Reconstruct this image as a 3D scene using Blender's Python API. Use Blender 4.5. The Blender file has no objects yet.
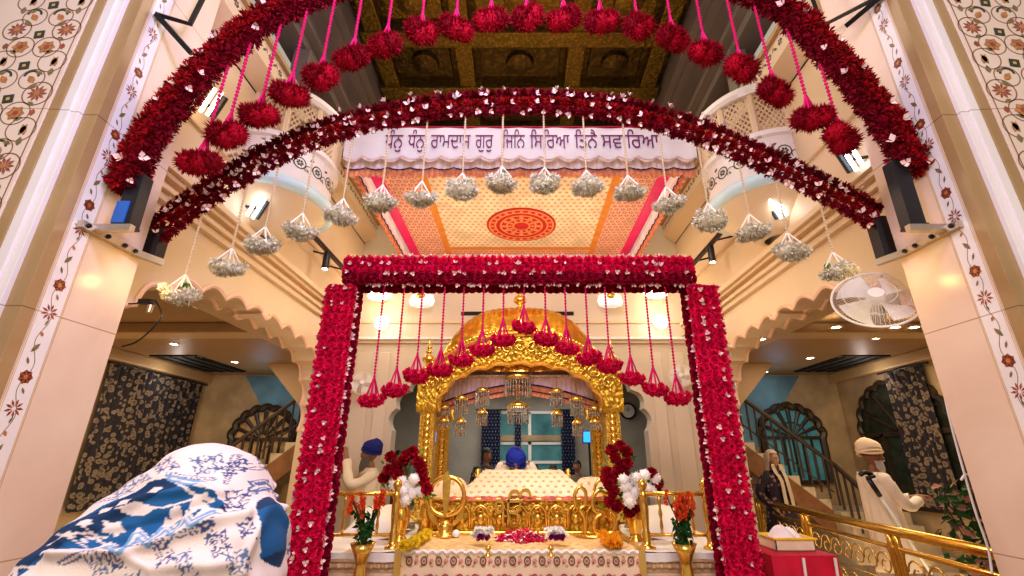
import bpy, bmesh, math, random
import numpy as np
from mathutils import Vector, Matrix, Euler
random.seed(7); rng = np.random.default_rng(7)
scn = bpy.context.scene
COL = scn.collection
PI = math.pi
# ------------------------------------------------------------------ camera
FPX = 462.0; PITCH = math.radians(20.4); CX = 520.0; CY = 288.0; EYE = 1.6
cam = bpy.data.cameras.new('camera'); cam.sensor_width = 36; cam.lens = 36 * FPX / 1024; cam.shift_x = -8 / 1024
cam.clip_start = .05; cam.clip_end = 100
camo = bpy.data.objects.new('camera', cam); COL.objects.link(camo)
camo.location = (0, 0, EYE); camo.rotation_euler = (math.radians(90) + PITCH, 0, 0); scn.camera = camo

def at(px, py, Y=None, X=None, Z=None):
    """place in the hall seen at a spot of the photograph, on a plane of known depth, side or height"""
    a = (px - CX) / FPX; b = (CY - py) / FPX
    d = Vector((a, math.cos(PITCH) - b * math.sin(PITCH), math.sin(PITCH) + b * math.cos(PITCH)))
    if Y is not None: t = Y / d.y
    elif X is not None: t = X / d.x
    else: t = (Z - EYE) / d.z
    return Vector((0, 0, EYE)) + d * t

# ------------------------------------------------------------------ materials
def nt(name):
    m = bpy.data.materials.new(name); m.use_nodes = True
    n = m.node_tree; b = n.nodes['Principled BSDF']
    return m, n, b
def inp(b, **k):
    names = dict(rough='Roughness', metal='Metallic', emis='Emission Color', es='Emission Strength', alpha='Alpha',
                 trans='Transmission Weight', ior='IOR', coat='Coat Weight', sheen='Sheen Weight', sss='Subsurface Weight')
    for a, v in k.items(): b.inputs[names[a]].default_value = v
def mat(name, col, rough=.5, metal=0, var=.12, scale=6, bump=0, bscale=30, es=0, coat=0, detail=3, emis=None, trans=0, ior=1.45, btype='noise', sss=0, isl=0, spec=None):
    m, n, b = nt(name); N = n.nodes; L = n.links
    b.inputs['Roughness'].default_value = rough; b.inputs['Metallic'].default_value = metal
    tc = N.new('ShaderNodeTexCoord')
    if isl:
        g = N.new('ShaderNodeNewGeometry'); fac = g.outputs['Random Per Island']
    else:
        t = N.new('ShaderNodeTexNoise'); t.inputs['Scale'].default_value = scale; t.inputs['Detail'].default_value = detail
        L.new(tc.outputs['Object'], t.inputs['Vector']); fac = t.outputs['Fac']
    r = N.new('ShaderNodeValToRGB')
    k = isl or var
    lo = [max(0, c * (1 - k)) for c in col[:3]] + [1]; hi = [min(1, c * (1 + k)) for c in col[:3]] + [1]
    r.color_ramp.elements[0].color = lo; r.color_ramp.elements[1].color = hi
    if not isl: r.color_ramp.elements[0].position = .3; r.color_ramp.elements[1].position = .7
    L.new(fac, r.inputs['Fac']); L.new(r.outputs['Color'], b.inputs['Base Color'])
    if bump:
        if btype == 'noise':
            q = N.new('ShaderNodeTexNoise'); q.inputs['Detail'].default_value = 4; o = q.outputs['Fac']
        else:
            q = N.new('ShaderNodeTexVoronoi'); q.feature = 'SMOOTH_F1'; o = q.outputs['Distance']
        q.inputs['Scale'].default_value = bscale; L.new(tc.outputs['Object'], q.inputs['Vector'])
        bp = N.new('ShaderNodeBump'); bp.inputs['Strength'].default_value = bump; bp.inputs['Distance'].default_value = .02
        L.new(o, bp.inputs['Height']); L.new(bp.outputs['Normal'], b.inputs['Normal'])
    if es: inp(b, emis=(*(emis or col)[:3], 1), es=es)
    if coat: inp(b, coat=coat)
    if trans: inp(b, trans=trans, ior=ior)
    if sss: inp(b, sss=sss)
    if isl or spec is not None: b.inputs['Specular IOR Level'].default_value = .12 if spec is None else spec
    return m
def marble(name, c1, c2, rough=.25, seam=1.15, scale=1.2):
    m, n, b = nt(name); N = n.nodes; L = n.links; tc = N.new('ShaderNodeTexCoord')
    t = N.new('ShaderNodeTexNoise'); t.inputs['Scale'].default_value = scale; t.inputs['Detail'].default_value = 8; t.inputs['Distortion'].default_value = 1.2
    L.new(tc.outputs['Object'], t.inputs['Vector'])
    r = N.new('ShaderNodeValToRGB'); r.color_ramp.elements[0].position = .3; r.color_ramp.elements[1].position = .72
    r.color_ramp.elements[0].color = (*c1, 1); r.color_ramp.elements[1].color = (*c2, 1)
    L.new(t.outputs['Fac'], r.inputs['Fac']); out = r.outputs['Color']
    if seam:
        sp = N.new('ShaderNodeSeparateXYZ'); L.new(tc.outputs['Object'], sp.inputs[0])
        md = N.new('ShaderNodeMath'); md.operation = 'MODULO'; md.inputs[1].default_value = seam; L.new(sp.outputs['Z'], md.inputs[0])
        lt = N.new('ShaderNodeMath'); lt.operation = 'LESS_THAN'; lt.inputs[1].default_value = .006; L.new(md.outputs[0], lt.inputs[0])
        mx = N.new('ShaderNodeMix'); mx.data_type = 'RGBA'; L.new(lt.outputs[0], mx.inputs['Factor'])
        L.new(out, mx.inputs['A']); mx.inputs['B'].default_value = (c1[0] * .6, c1[1] * .55, c1[2] * .5, 1); out = mx.outputs['Result']
    L.new(out, b.inputs['Base Color']); inp(b, rough=rough)
    return m
def vcol_mat(name, rough=.8, bump=.3, bscale=400, sheen=0, mul=1):
    m, n, b = nt(name); N = n.nodes; L = n.links
    a = N.new('ShaderNodeVertexColor'); a.layer_name = 'col'; L.new(a.outputs['Color'], b.inputs['Base Color']); inp(b, rough=rough)
    tc = N.new('ShaderNodeTexCoord'); q = N.new('ShaderNodeTexNoise'); q.inputs['Scale'].default_value = bscale
    L.new(tc.outputs['Object'], q.inputs['Vector']); bp = N.new('ShaderNodeBump'); bp.inputs['Strength'].default_value = bump; bp.inputs['Distance'].default_value = .003
    L.new(q.outputs['Fac'], bp.inputs['Height']); L.new(bp.outputs['Normal'], b.inputs['Normal'])
    return m
def dots_mat(name, base, dot, cell=(.05, .05), size=.3, rough=.7, dot2=None, plane='XY', var=.1):
    """cloth with small woven or printed motifs set in staggered rows"""
    m, n, b = nt(name); N = n.nodes; L = n.links; tc = N.new('ShaderNodeTexCoord')
    sp = N.new('ShaderNodeSeparateXYZ'); L.new(tc.outputs['Object'], sp.inputs[0])
    def ma(op, a, c=None):
        q = N.new('ShaderNodeMath'); q.operation = op
        for i, v in enumerate((a, c)):
            if v is None: continue
            if isinstance(v, (int, float)): q.inputs[i].default_value = v
            else: L.new(v, q.inputs[i])
        return q.outputs[0]
    u = ma('DIVIDE', sp.outputs[plane[0]], cell[0]); v = ma('DIVIDE', sp.outputs[plane[1]], cell[1])
    row = ma('FLOOR', v); off = ma('MULTIPLY', ma('PINGPONG', row, 1), .5)
    fu = ma('SUBTRACT', ma('FRACT', ma('ADD', ma('ADD', u, 200), off)), .5); fv = ma('SUBTRACT', ma('FRACT', ma('ADD', v, 200)), .5)
    d = ma('SQRT', ma('ADD', ma('MULTIPLY', fu, fu), ma('MULTIPLY', fv, fv)))
    ang = ma('ARCTAN2', fv, fu); lob = ma('MULTIPLY', ma('COSINE', ma('MULTIPLY', ang, 5)), size * .25)
    k = ma('LESS_THAN', d, ma('ADD', lob, size))
    nz = N.new('ShaderNodeTexNoise'); nz.inputs['Scale'].default_value = 3; L.new(tc.outputs['Object'], nz.inputs['Vector'])
    r = N.new('ShaderNodeValToRGB'); r.color_ramp.elements[0].position = .35; r.color_ramp.elements[1].position = .65
    r.color_ramp.elements[0].color = (*[c * (1 - var) for c in base], 1); r.color_ramp.elements[1].color = (*[min(1, c * (1 + var)) for c in base], 1)
    L.new(nz.outputs['Fac'], r.inputs['Fac'])
    mx = N.new('ShaderNodeMix'); mx.data_type = 'RGBA'; L.new(k, mx.inputs['Factor']); L.new(r.outputs['Color'], mx.inputs['A']); mx.inputs['B'].default_value = (*dot, 1)
    out = mx.outputs['Result']
    if dot2:
        k2 = ma('LESS_THAN', d, size * .45); m2 = N.new('ShaderNodeMix'); m2.data_type = 'RGBA'
        L.new(k2, m2.inputs['Factor']); L.new(out, m2.inputs['A']); m2.inputs['B'].default_value = (*dot2, 1); out = m2.outputs['Result']
    L.new(out, b.inputs['Base Color']); inp(b, rough=rough)
    return m
def voro_mat(name, base, dot, scale=9, th=.32, rough=.8):
    m, n, b = nt(name); N = n.nodes; L = n.links; tc = N.new('ShaderNodeTexCoord')
    q = N.new('ShaderNodeTexVoronoi'); q.inputs['Scale'].default_value = scale; L.new(tc.outputs['Object'], q.inputs['Vector'])
    r = N.new('ShaderNodeValToRGB'); e = r.color_ramp.elements; e[0].color = (*dot, 1); e[0].position = th * .8; e[1].color = (*base, 1); e[1].position = th
    x = e.new(th * .3); x.color = (*[c * .45 for c in dot], 1)
    L.new(q.outputs['Distance'], r.inputs['Fac']); L.new(r.outputs['Color'], b.inputs['Base Color']); inp(b, rough=rough)
    return m
def gold_mat(name, col=(.86, .55, .12), rough=.22, bump=.0, scale=40, dark=.5, metal=.85):
    m, n, b = nt(name); N = n.nodes; L = n.links; tc = N.new('ShaderNodeTexCoord'); inp(b, rough=rough, metal=metal)
    q = N.new('ShaderNodeTexVoronoi'); q.feature = 'SMOOTH_F1'; q.inputs['Scale'].default_value = scale; L.new(tc.outputs['Object'], q.inputs['Vector'])
    w = N.new('ShaderNodeTexNoise'); w.inputs['Scale'].default_value = scale * .45; w.inputs['Detail'].default_value = 4; w.inputs['Distortion'].default_value = 2.
    L.new(tc.outputs['Object'], w.inputs['Vector'])
    ad = N.new('ShaderNodeMath'); ad.operation = 'ADD'; L.new(q.outputs['Distance'], ad.inputs[0]); L.new(w.outputs['Fac'], ad.inputs[1])
    r = N.new('ShaderNodeValToRGB'); e = r.color_ramp.elements; e[0].position = .45; e[1].position = 1.05
    e[0].color = (*col, 1); e[1].color = (*[c * dark for c in col], 1)
    L.new(ad.outputs[0], r.inputs['Fac']); L.new(r.outputs['Color'], b.inputs['Base Color'])
    if bump:
        bp = N.new('ShaderNodeBump'); bp.inputs['Strength'].default_value = bump; bp.inputs['Distance'].default_value = .03; bp.invert = True
        L.new(ad.outputs[0], bp.inputs['Height']); L.new(bp.outputs['Normal'], b.inputs['Normal'])
    return m

# ------------------------------------------------------------------ mesh builder
class MB:
    def __init__(s): s.V = []; s.F = []; s.M = []; s.n = 0
    def add(s, V, F, m=0):
        V = np.asarray(V, float).reshape(-1, 3); s.V.append(V); k = s.n
        for f in F: s.F.append(tuple(int(i) + k for i in f))
        s.M.extend([m] * len(F)) if isinstance(m, int) else s.M.extend(m)
        s.n += len(V); return s
    def scatter(s, tmpl, mats_, m=0):
        V, F = tmpl; F = list(F)
        for M in mats_:
            A = np.array(M)[:3, :3]; t = np.array(M)[:3, 3]; s.add(V @ A.T + t, F, m)
        return s
    def box(s, x0, x1, y0, y1, z0, z1, m=0, bev=0, rot=None, about=None):
        if bev:
            bm = bmesh.new(); bmesh.ops.create_cube(bm, size=1)
            for v in bm.verts: v.co = Vector(((x0 + x1) / 2 + v.co.x * (x1 - x0), (y0 + y1) / 2 + v.co.y * (y1 - y0), (z0 + z1) / 2 + v.co.z * (z1 - z0)))
            bmesh.ops.bevel(bm, geom=bm.edges[:], offset=bev, segments=2, affect='EDGES', profile=.6)
            V = [v.co[:] for v in bm.verts]; F = [[v.index for v in f.verts] for f in bm.faces]; bm.free()
        else:
            V = [(x, y, z) for x in (x0, x1) for y in (y0, y1) for z in (z0, z1)]
            F = [(0, 1, 3, 2), (4, 6, 7, 5), (0, 4, 5, 1), (2, 3, 7, 6), (0, 2, 6, 4), (1, 5, 7, 3)]
        if rot is not None:
            c = Vector(about or ((x0 + x1) / 2, (y0 + y1) / 2, (z0 + z1) / 2)); R = Euler(rot).to_matrix()
            V = [(R @ (Vector(v) - c) + c)[:] for v in V]
        return s.add(V, F, m)
    def tube(s, P, r, n=8, m=0, closed=False, cap=True):
        P = [Vector(p) for p in P]; k = len(P); R = list(r) if hasattr(r, '__len__') else [r] * k
        V = []; up = None
        for i, p in enumerate(P):
            a = P[(i - 1) % k] if (closed or i > 0) else P[i]; b = P[(i + 1) % k] if (closed or i < k - 1) else P[i]
            d = (b - a); d = d.normalized() if d.length > 1e-9 else Vector((0, 0, 1))
            if up is None:
                up = Vector((0, 0, 1)) if abs(d.z) < .9 else Vector((1, 0, 0))
            x = d.cross(up)
            if x.length < 1e-5: x = d.orthogonal()
            x.normalize(); up = x.cross(d).normalized(); y = up
            for j in range(n):
                t = 2 * PI * j / n; V.append((p + (x * math.cos(t) + y * math.sin(t)) * R[i])[:])
        F = []
        for i in range(k if closed else k - 1):
            for j in range(n):
                a = i * n + j; b = i * n + (j + 1) % n; c = ((i + 1) % k) * n + (j + 1) % n; d = ((i + 1) % k) * n + j
                F.append((a, b, c, d))
        if cap and not closed:
            F.append(tuple(range(n - 1, -1, -1))); F.append(tuple((k - 1) * n + j for j in range(n)))
        return s.add(V, F, m)
    def lathe(s, prof, c=(0, 0, 0), n=24, m=0, M=None, sx=1, sy=1, a0=0, a1=2 * PI, cap=True):
        V = []; full = abs(a1 - a0 - 2 * PI) < 1e-6; nn = n if full else n + 1
        for r, z in prof:
            for j in range(nn):
                t = a0 + (a1 - a0) * j / n; V.append((r * math.cos(t) * sx, r * math.sin(t) * sy, z))
        if M is not None: V = [(M @ Vector(v))[:] for v in V]
        V = [(v[0] + c[0], v[1] + c[1], v[2] + c[2]) for v in V]; F = []
        for i in range(len(prof) - 1):
            for j in range(n if full else n):
                j2 = (j + 1) % nn if full else j + 1
                F.append((i * nn + j, i * nn + j2, (i + 1) * nn + j2, (i + 1) * nn + j))
        if full:
            # poles as single points
            rep = {}
            for i, (r, z) in enumerate(prof):
                if r <= 1e-6:
                    for j in range(nn): rep[i * nn + j] = i * nn
            if rep:
                G = []
                for f_ in F:
                    q = []
                    for v in f_:
                        v = rep.get(v, v)
                        if v not in q: q.append(v)
                    if len(q) > 2: G.append(tuple(q))
                used = sorted({v for f_ in G for v in f_}); mp = {v: i for i, v in enumerate(used)}
                caps = []
                if cap and prof[0][0] > 1e-6: caps.append(tuple(mp[v] for v in range(nn - 1, -1, -1)))
                if cap and prof[-1][0] > 1e-6: caps.append(tuple(mp[(len(prof) - 1) * nn + j] for j in range(nn)))
                return s.add([V[v] for v in used], [tuple(mp[v] for v in f_) for f_ in G] + caps, m)
            if cap and prof[0][0] > 1e-6: F.append(tuple(range(nn - 1, -1, -1)))
            if cap and prof[-1][0] > 1e-6: F.append(tuple((len(prof) - 1) * nn + j for j in range(nn)))
        return s.add(V, F, m)
    def ell(s, c, r, n=16, k=10, m=0, R=None):
        r = r if hasattr(r, '__len__') else (r, r, r); V = []; F = []
        for i in range(k + 1):
            p = PI * i / k
            for j in range(n):
                t = 2 * PI * j / n; v = Vector((r[0] * math.sin(p) * math.cos(t), r[1] * math.sin(p) * math.sin(t), r[2] * math.cos(p)))
                if R is not None: v = R @ v
                V.append((v.x + c[0], v.y + c[1], v.z + c[2]))
        for i in range(k):
            for j in range(n):
                F.append((i * n + j, (i + 1) * n + j, (i + 1) * n + (j + 1) % n, i * n + (j + 1) % n))
        return s.add(V, F, m)
    def grid(s, fn, nu, nv, m=0, flip=False):
        V = [fn(i / nu, j / nv) for i in range(nu + 1) for j in range(nv + 1)]
        F = []
        for i in range(nu):
            for j in range(nv):
                a = i * (nv + 1) + j; f = (a, a + nv + 1, a + nv + 2, a + 1); F.append(f[::-1] if flip else f)
        return s.add(V, F, m)
    def poly(s, pts, m=0): return s.add(pts, [tuple(range(len(pts)))], m)
    def prism(s, pts, vec, m=0):
        k = len(pts); v = Vector(vec); V = [tuple(p) for p in pts] + [(Vector(p) + v)[:] for p in pts]
        F = [tuple(range(k)), tuple(range(2 * k - 1, k - 1, -1))] + [(i, i + k, (i + 1) % k + k, (i + 1) % k) for i in range(k)]
        return s.add(V, F, m)
    def strip(s, A, B, vec, m=0):
        """solid between two matching lines A and B, with thickness vec"""
        k = len(A); v = Vector(vec); V = [tuple(p) for p in A] + [tuple(p) for p in B] + [(Vector(p) + v)[:] for p in A] + [(Vector(p) + v)[:] for p in B]; F = []
        for i in range(k - 1):
            F += [(i, i + 1, k + i + 1, k + i), (2 * k + i, 3 * k + i, 3 * k + i + 1, 2 * k + i + 1), (i, 2 * k + i, 2 * k + i + 1, i + 1), (k + i, k + i + 1, 3 * k + i + 1, 3 * k + i)]
        F += [(0, k, 3 * k, 2 * k), (k - 1, 3 * k - 1, 4 * k - 1, 2 * k - 1)]
        return s.add(V, F, m)
    def build(s, name, mats, parent=None, smooth=False, local=False, kind=None, label=None):
        me = bpy.data.meshes.new(name); V = np.concatenate(s.V) if s.V else np.zeros((0, 3))
        if parent is not None and not local: V = V - np.array(root_world(parent))
        me.from_pydata(V.tolist(), [], s.F)
        mats = mats if isinstance(mats, (list, tuple)) else [mats]
        for mm in mats: me.materials.append(mm)
        if len(mats) > 1: me.polygons.foreach_set('material_index', s.M)
        if smooth: me.polygons.foreach_set('use_smooth', [True] * len(me.polygons))
        bm = bmesh.new(); bm.from_mesh(me); bmesh.ops.recalc_face_normals(bm, faces=bm.faces[:]) if len(bm.faces) < 60000 else None; bm.to_mesh(me); bm.free()
        if smooth and smooth is not True: 
            me.set_sharp_from_angle(angle=math.radians(smooth))
        me.update(); o = bpy.data.objects.new(name, me); COL.objects.link(o)
        if parent is not None: o.parent = parent
        if kind: o['kind'] = kind
        if label: o['label'] = label
        return o
def root_world(o):
    v = Vector(o.location)
    while o.parent: o = o.parent; v += Vector(o.location)
    return v
def thing(name, label, cat, loc=(0, 0, 0), rz=0, group=None):
    o = bpy.data.objects.new(name, None); o.empty_display_size = .1; COL.objects.link(o); o.location = loc; o.rotation_euler = (0, 0, rz)
    o['label'] = label; o['category'] = cat
    if group: o['group'] = group
    return o
def tag(o, label, cat, group=None, kind=None):
    o['label'] = label; o['category'] = cat
    if group: o['group'] = group
    if kind: o['kind'] = kind
    return o
def center_origin(o, base=True):
    """put a single mesh thing's origin at its own base"""
    me = o.data; n = len(me.vertices); a = np.empty(n * 3); me.vertices.foreach_get('co', a); a = a.reshape(-1, 3)
    c = (a.min(0) + a.max(0)) / 2
    if base: c[2] = a[:, 2].min()
    a -= c; me.vertices.foreach_set('co', a.ravel()); me.update(); o.location = Vector(o.location) + Vector(c); return o
def copy_part(o, parent):
    c = o.copy(); COL.objects.link(c); c.parent = parent; return c
def dup(root, loc, rz=0, label=None, group=None):
    r = root.copy(); COL.objects.link(r); r.location = loc; r.rotation_euler = (0, 0, rz)
    if label: r['label'] = label
    if group: r['group'] = group
    for ch in list(root.children):
        c = copy_part(ch, r)
        for g in list(ch.children): copy_part(g, c)
    return r
def struct(mb, name, mats, parent=None, **k):
    return mb.build(name, mats, parent, kind='structure', **k)
def catmull(P, n=12, closed=False):
    P = [Vector(p) for p in P]; out = []; k = len(P)
    for i in range(k if closed else k - 1):
        if closed: a, b, c, d = P[(i - 1) % k], P[i], P[(i + 1) % k], P[(i + 2) % k]
        else: a, b, c, d = P[max(i - 1, 0)], P[i], P[i + 1], P[min(i + 2, k - 1)]
        for j in range(n):
            t = j / n; out.append(.5 * ((2 * b) + (c - a) * t + (2 * a - 5 * b + 4 * c - d) * t * t + (3 * b - a - 3 * c + d) * t ** 3))
    if not closed: out.append(P[-1])
    return out
def resample(P, step):
    out = [P[0]]; acc = 0
    for a, b in zip(P, P[1:]):
        l = (b - a).length; 
        while acc + l >= step:
            t = (step - acc) / l; a = a.lerp(b, t); out.append(a.copy()); l = (b - a).length; acc = 0
            if l < 1e-9: break
        acc += l
    return out
def text_mesh(body, size, mats, name, parent=None, ext=.002, bevel=0, offset=0):
    """lettering as a solid mesh lying in XY, baseline on X"""
    c = bpy.data.curves.new(name, 'FONT'); c.body = body; c.size = size; c.extrude = ext; c.bevel_depth = bevel; c.offset = offset; c.resolution_u = 6
    o = bpy.data.objects.new(name, c); COL.objects.link(o); bpy.context.view_layer.update()
    me = bpy.data.meshes.new_from_object(o.evaluated_get(bpy.context.evaluated_depsgraph_get()))
    bpy.data.objects.remove(o); V = [v.co[:] for v in me.vertices]; F = [tuple(p.vertices) for p in me.polygons]
    return np.array(V), F
def glyph_mesh(body, offset=0.):
    """flat lettering, filled by winding so that overlapping strokes stay solid"""
    from mathutils.geometry import delaunay_2d_cdt
    c = bpy.data.curves.new('g', 'FONT'); c.body = body; c.size = 1; c.offset = offset; c.resolution_u = 4; c.fill_mode = 'NONE'
    o = bpy.data.objects.new('g', c); COL.objects.link(o); bpy.context.view_layer.update()
    me = bpy.data.meshes.new_from_object(o.evaluated_get(bpy.context.evaluated_depsgraph_get())); bpy.data.objects.remove(o)
    V = [Vector(v.co[:2]) for v in me.vertices]; E = [tuple(e.vertices) for e in me.edges]
    nb = {}
    for a, b in E: nb.setdefault(a, []).append(b); nb.setdefault(b, []).append(a)
    seen = set(); loops = []
    for a in range(len(V)):
        if a in seen or a not in nb: continue
        L_ = [a]; seen.add(a); cur = a
        # keep the stored direction: edges run from lower to next index
        while True:
            nx = [q for q in nb[cur] if q not in seen]
            if not nx: break
            nx.sort(key=lambda q: (q != cur + 1)); cur = nx[0]; seen.add(cur); L_.append(cur)
        loops.append(L_)
    r = delaunay_2d_cdt(V, E, [], 0, 1e-6); vo, tris = r[0], r[2]; out = []
    P = [np.array([V[i][:] for i in L_]) for L_ in loops]
    for t in tris:
        cx = sum(vo[i].x for i in t) / 3; cy = sum(vo[i].y for i in t) / 3; w = 0
        for p in P:
            q = np.roll(p, -1, 0); up = (p[:, 1] <= cy) & (q[:, 1] > cy); dn = (p[:, 1] > cy) & (q[:, 1] <= cy)
            cr = (q[:, 0] - p[:, 0]) * (cy - p[:, 1]) - (cx - p[:, 0]) * (q[:, 1] - p[:, 1]); w += int((up & (cr > 0)).sum()) - int((dn & (cr < 0)).sum())
        if w != 0: out.append(tuple(t))
    return np.array([(v.x, v.y, 0) for v in vo]), out
# ------------------------------------------------------------------ flower shapes
def orient(p, n, s=1., spin=None):
    n = Vector(n).normalized(); q = n.to_track_quat('Z', 'Y').to_matrix().to_4x4()
    sp = random.uniform(0, 2 * PI) if spin is None else spin
    return Matrix.Translation(p) @ q @ Matrix.Rotation(sp, 4, 'Z') @ Matrix.Scale(s, 4)
def mum(n=34, w=.16, spread=1.45, L=1., jit=.12, seed=1, short=.0):
    r = random.Random(seed); V = []; F = []
    for i in range(n):
        f = (i + .5) / n; th = spread * math.sqrt(f); ph = i * 2.39996
        d = Vector((math.sin(th) * math.cos(ph), math.sin(th) * math.sin(ph), math.cos(th)))
        d = (d + Vector((r.uniform(-jit, jit), r.uniform(-jit, jit), r.uniform(-jit, jit)))).normalized()
        l = L * r.uniform(.85, 1.1) * (1 - short * (1 - f)); side = d.cross(Vector((0, 0, 1)))
        side = side.normalized() if side.length > .05 else Vector((math.cos(ph), math.sin(ph), 0)); 
        nn = d.cross(side).normalized(); side = (side * math.cos(r.uniform(-.6, .6)) + nn * math.sin(r.uniform(-.9, .9))).normalized()
        k = len(V); V += [(d * l * .15)[:], (d * l * .68 + side * w)[:], (d * l)[:], (d * l * .68 - side * w)[:]]
        F.append((k, k + 1, k + 2, k + 3))
    return np.array(V), F
def rose(seed=1, n=(3, 5, 7), w=.34):
    r = random.Random(seed); V = []; F = []
    for li, c in enumerate(n):
        th = (.28, .75, 1.3)[li]; rad = (.32, .6, .95)[li]
        for j in range(c):
            ph = 2 * PI * (j + li * .5) / c + r.uniform(-.15, .15); u = Vector((math.cos(ph), math.sin(ph), 0)); s = Vector((-math.sin(ph), math.cos(ph), 0)); z = Vector((0, 0, 1))
            a = u * rad * .25; b = u * rad * .75 + z * (.75 - li * .22); t = u * rad + z * (.86 - li * .34) ; ww = w * (.6 + .35 * li)
            k = len(V); V += [(a - s * ww * .4)[:], (a + s * ww * .4)[:], (b + s * ww)[:], (t)[:], (b - s * ww)[:]]
            F.append((k, k + 1, k + 2, k + 3, k + 4))
    return np.array(V), F
MUMS = [mum(seed=i) for i in range(4)]
FRILL = [mum(n=70, w=.17, spread=2.3, jit=.2, seed=10 + i) for i in range(4)]
FUZZ = [mum(n=230, w=.05, spread=2.9, jit=.22, seed=20 + i) for i in range(3)]
PUFF = [mum(n=75, w=.13, spread=2.7, jit=.2, seed=40 + i) for i in range(4)]
FLUFF = [mum(n=60, w=.10, spread=1.7, jit=.25, seed=30 + i) for i in range(3)]
ROSES = [rose(seed=i) for i in range(4)]
def leaf_t():
    V = [(0, 0, 0), (.25, .35, .08), (0, 1, 0), (-.25, .35, .08)]; return np.array(V, float), [(0, 1, 2), (0, 2, 3)]
LEAF = leaf_t()
def blossom_t():
    V = [(0, 0, 0)]; F = []
    for j in range(3):
        a = 2 * PI * j / 3; b = a + .55; k = len(V)
        V += [(.6 * math.cos(a - .85), .6 * math.sin(a - .85), .55), (.85 * math.cos(a), .85 * math.sin(a), 1.0), (.6 * math.cos(a + .85), .6 * math.sin(a + .85), .55)]
        F.append((0, k, k + 1, k + 2))
    return np.array(V), F
BLOSSOM = blossom_t()
# ================================================================== materials
M = {}
M['marble'] = marble('cream marble', (.76, .60, .48), (.86, .72, .60), .22)
M['marble_pink'] = marble('rosy cream marble', (.74, .55, .42), (.84, .67, .53), .25)
M['marble_white'] = marble('white marble', (.80, .74, .72), (.88, .83, .80), .2)
M['tan'] = marble('tan marble', (.36, .23, .10), (.47, .32, .16), .25)  # tan darkened so the stepped pier strips carry shading in their colour
M['cream'] = mat('cream plaster', (.72, .55, .37), .5, var=.05, scale=1)
M['cream_lt'] = mat('pale cream plaster', (.66, .57, .46), .5, var=.05, scale=1); M['cream_lt2'] = mat('pale cream panel', (.70, .61, .50), .5, var=.05, scale=1)
M['cream_dk'] = mat('ochre cream plaster', (.68, .50, .32), .5, var=.05, scale=1)
M['peach'] = mat('peach plaster', (.78, .52, .36), .5, var=.05)
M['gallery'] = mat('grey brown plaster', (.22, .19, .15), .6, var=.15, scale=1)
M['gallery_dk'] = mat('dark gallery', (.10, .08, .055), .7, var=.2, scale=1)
M['inlay_red'] = mat('red stone inlay', (.33, .085, .04), .35, var=.3, scale=40)
M['inlay_orange'] = mat('orange stone inlay', (.50, .21, .07), .35, var=.3, scale=40)
M['inlay_dark'] = mat('dark green stone inlay', (.035, .045, .03), .3, var=.3, scale=40)
M['inlay_line'] = mat('brown stone line', (.27, .13, .07), .35, var=.1)
M['inlay_leaf'] = mat('olive stone inlay', (.22, .17, .07), .35, var=.3, scale=40)
M['goldline'] = mat('gilt line', (.62, .40, .14), .35, var=.1)
M['floor'] = marble('floor marble', (.30, .26, .18), (.42, .36, .26), .18, seam=0)
M['ceil_brown'] = mat('brown ceiling', (.34, .21, .10), .5, var=.08, scale=1)
M['ceil_tan'] = mat('tan ceiling trim', (.48, .33, .17), .5, var=.08, scale=1)
M['plaster_tan'] = mat('mottled tan plaster', (.42, .31, .18), .7, var=.3, scale=2.2, detail=8)
M['plaster_grey'] = mat('mottled grey plaster', (.42, .40, .36), .7, var=.15, scale=2.2, detail=8)
M['black'] = mat('black metal', (.015, .015, .017), .35, var=.2)
M['steel'] = mat('galvanised steel', (.52, .45, .36), .35, .8, var=.1)
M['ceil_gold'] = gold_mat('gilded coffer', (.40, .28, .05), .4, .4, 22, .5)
M['ceil_gold_dk'] = gold_mat('shadowed gilding', (.20, .14, .035), .4, .5, 14, .5)  # shaded copy of the coffer gold, the shade put into its colour
M['gold'] = gold_mat('polished gold', (1.0, .64, .15), .22, .0, 30, .8)
M['gold_carved'] = gold_mat('carved gold', (1.0, .64, .10), .34, .8, 26, .6, .75)
M['gold_fine'] = gold_mat('finely carved gold', (1.0, .66, .14), .34, .7, 60, .6, .75)
M['white'] = mat('white paint', (.85, .84, .82), .4, var=.03)
M['lamp_warm'] = mat('warm lamp glow', (1, .82, .5), .5, es=7, var=.01)
M['lamp_white'] = mat('white lamp glow', (1, .94, .84), .5, es=11, var=.01)
M['lamp_down'] = mat('downlight glow', (1, .85, .62), .5, es=24, var=.01)
M['glass_teal'] = mat('teal lit window glass', (.06, .16, .17), .1, var=.6, scale=2, es=.2, emis=(.10, .30, .32))
M['dark'] = mat('dark opening', (.02, .018, .015), .8, var=.2)
M['wood_dk'] = mat('dark wood', (.045, .028, .018), .4, var=.3)
M['blueglow'] = mat('blue screen glow', (.02, .2, .9), .3, es=2.5, var=.05)

# ================================================================== floor
f = MB(); f.box(-8, 8, -2.5, 13, -.12, 0); struct(f, 'floor', M['floor'])

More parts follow.
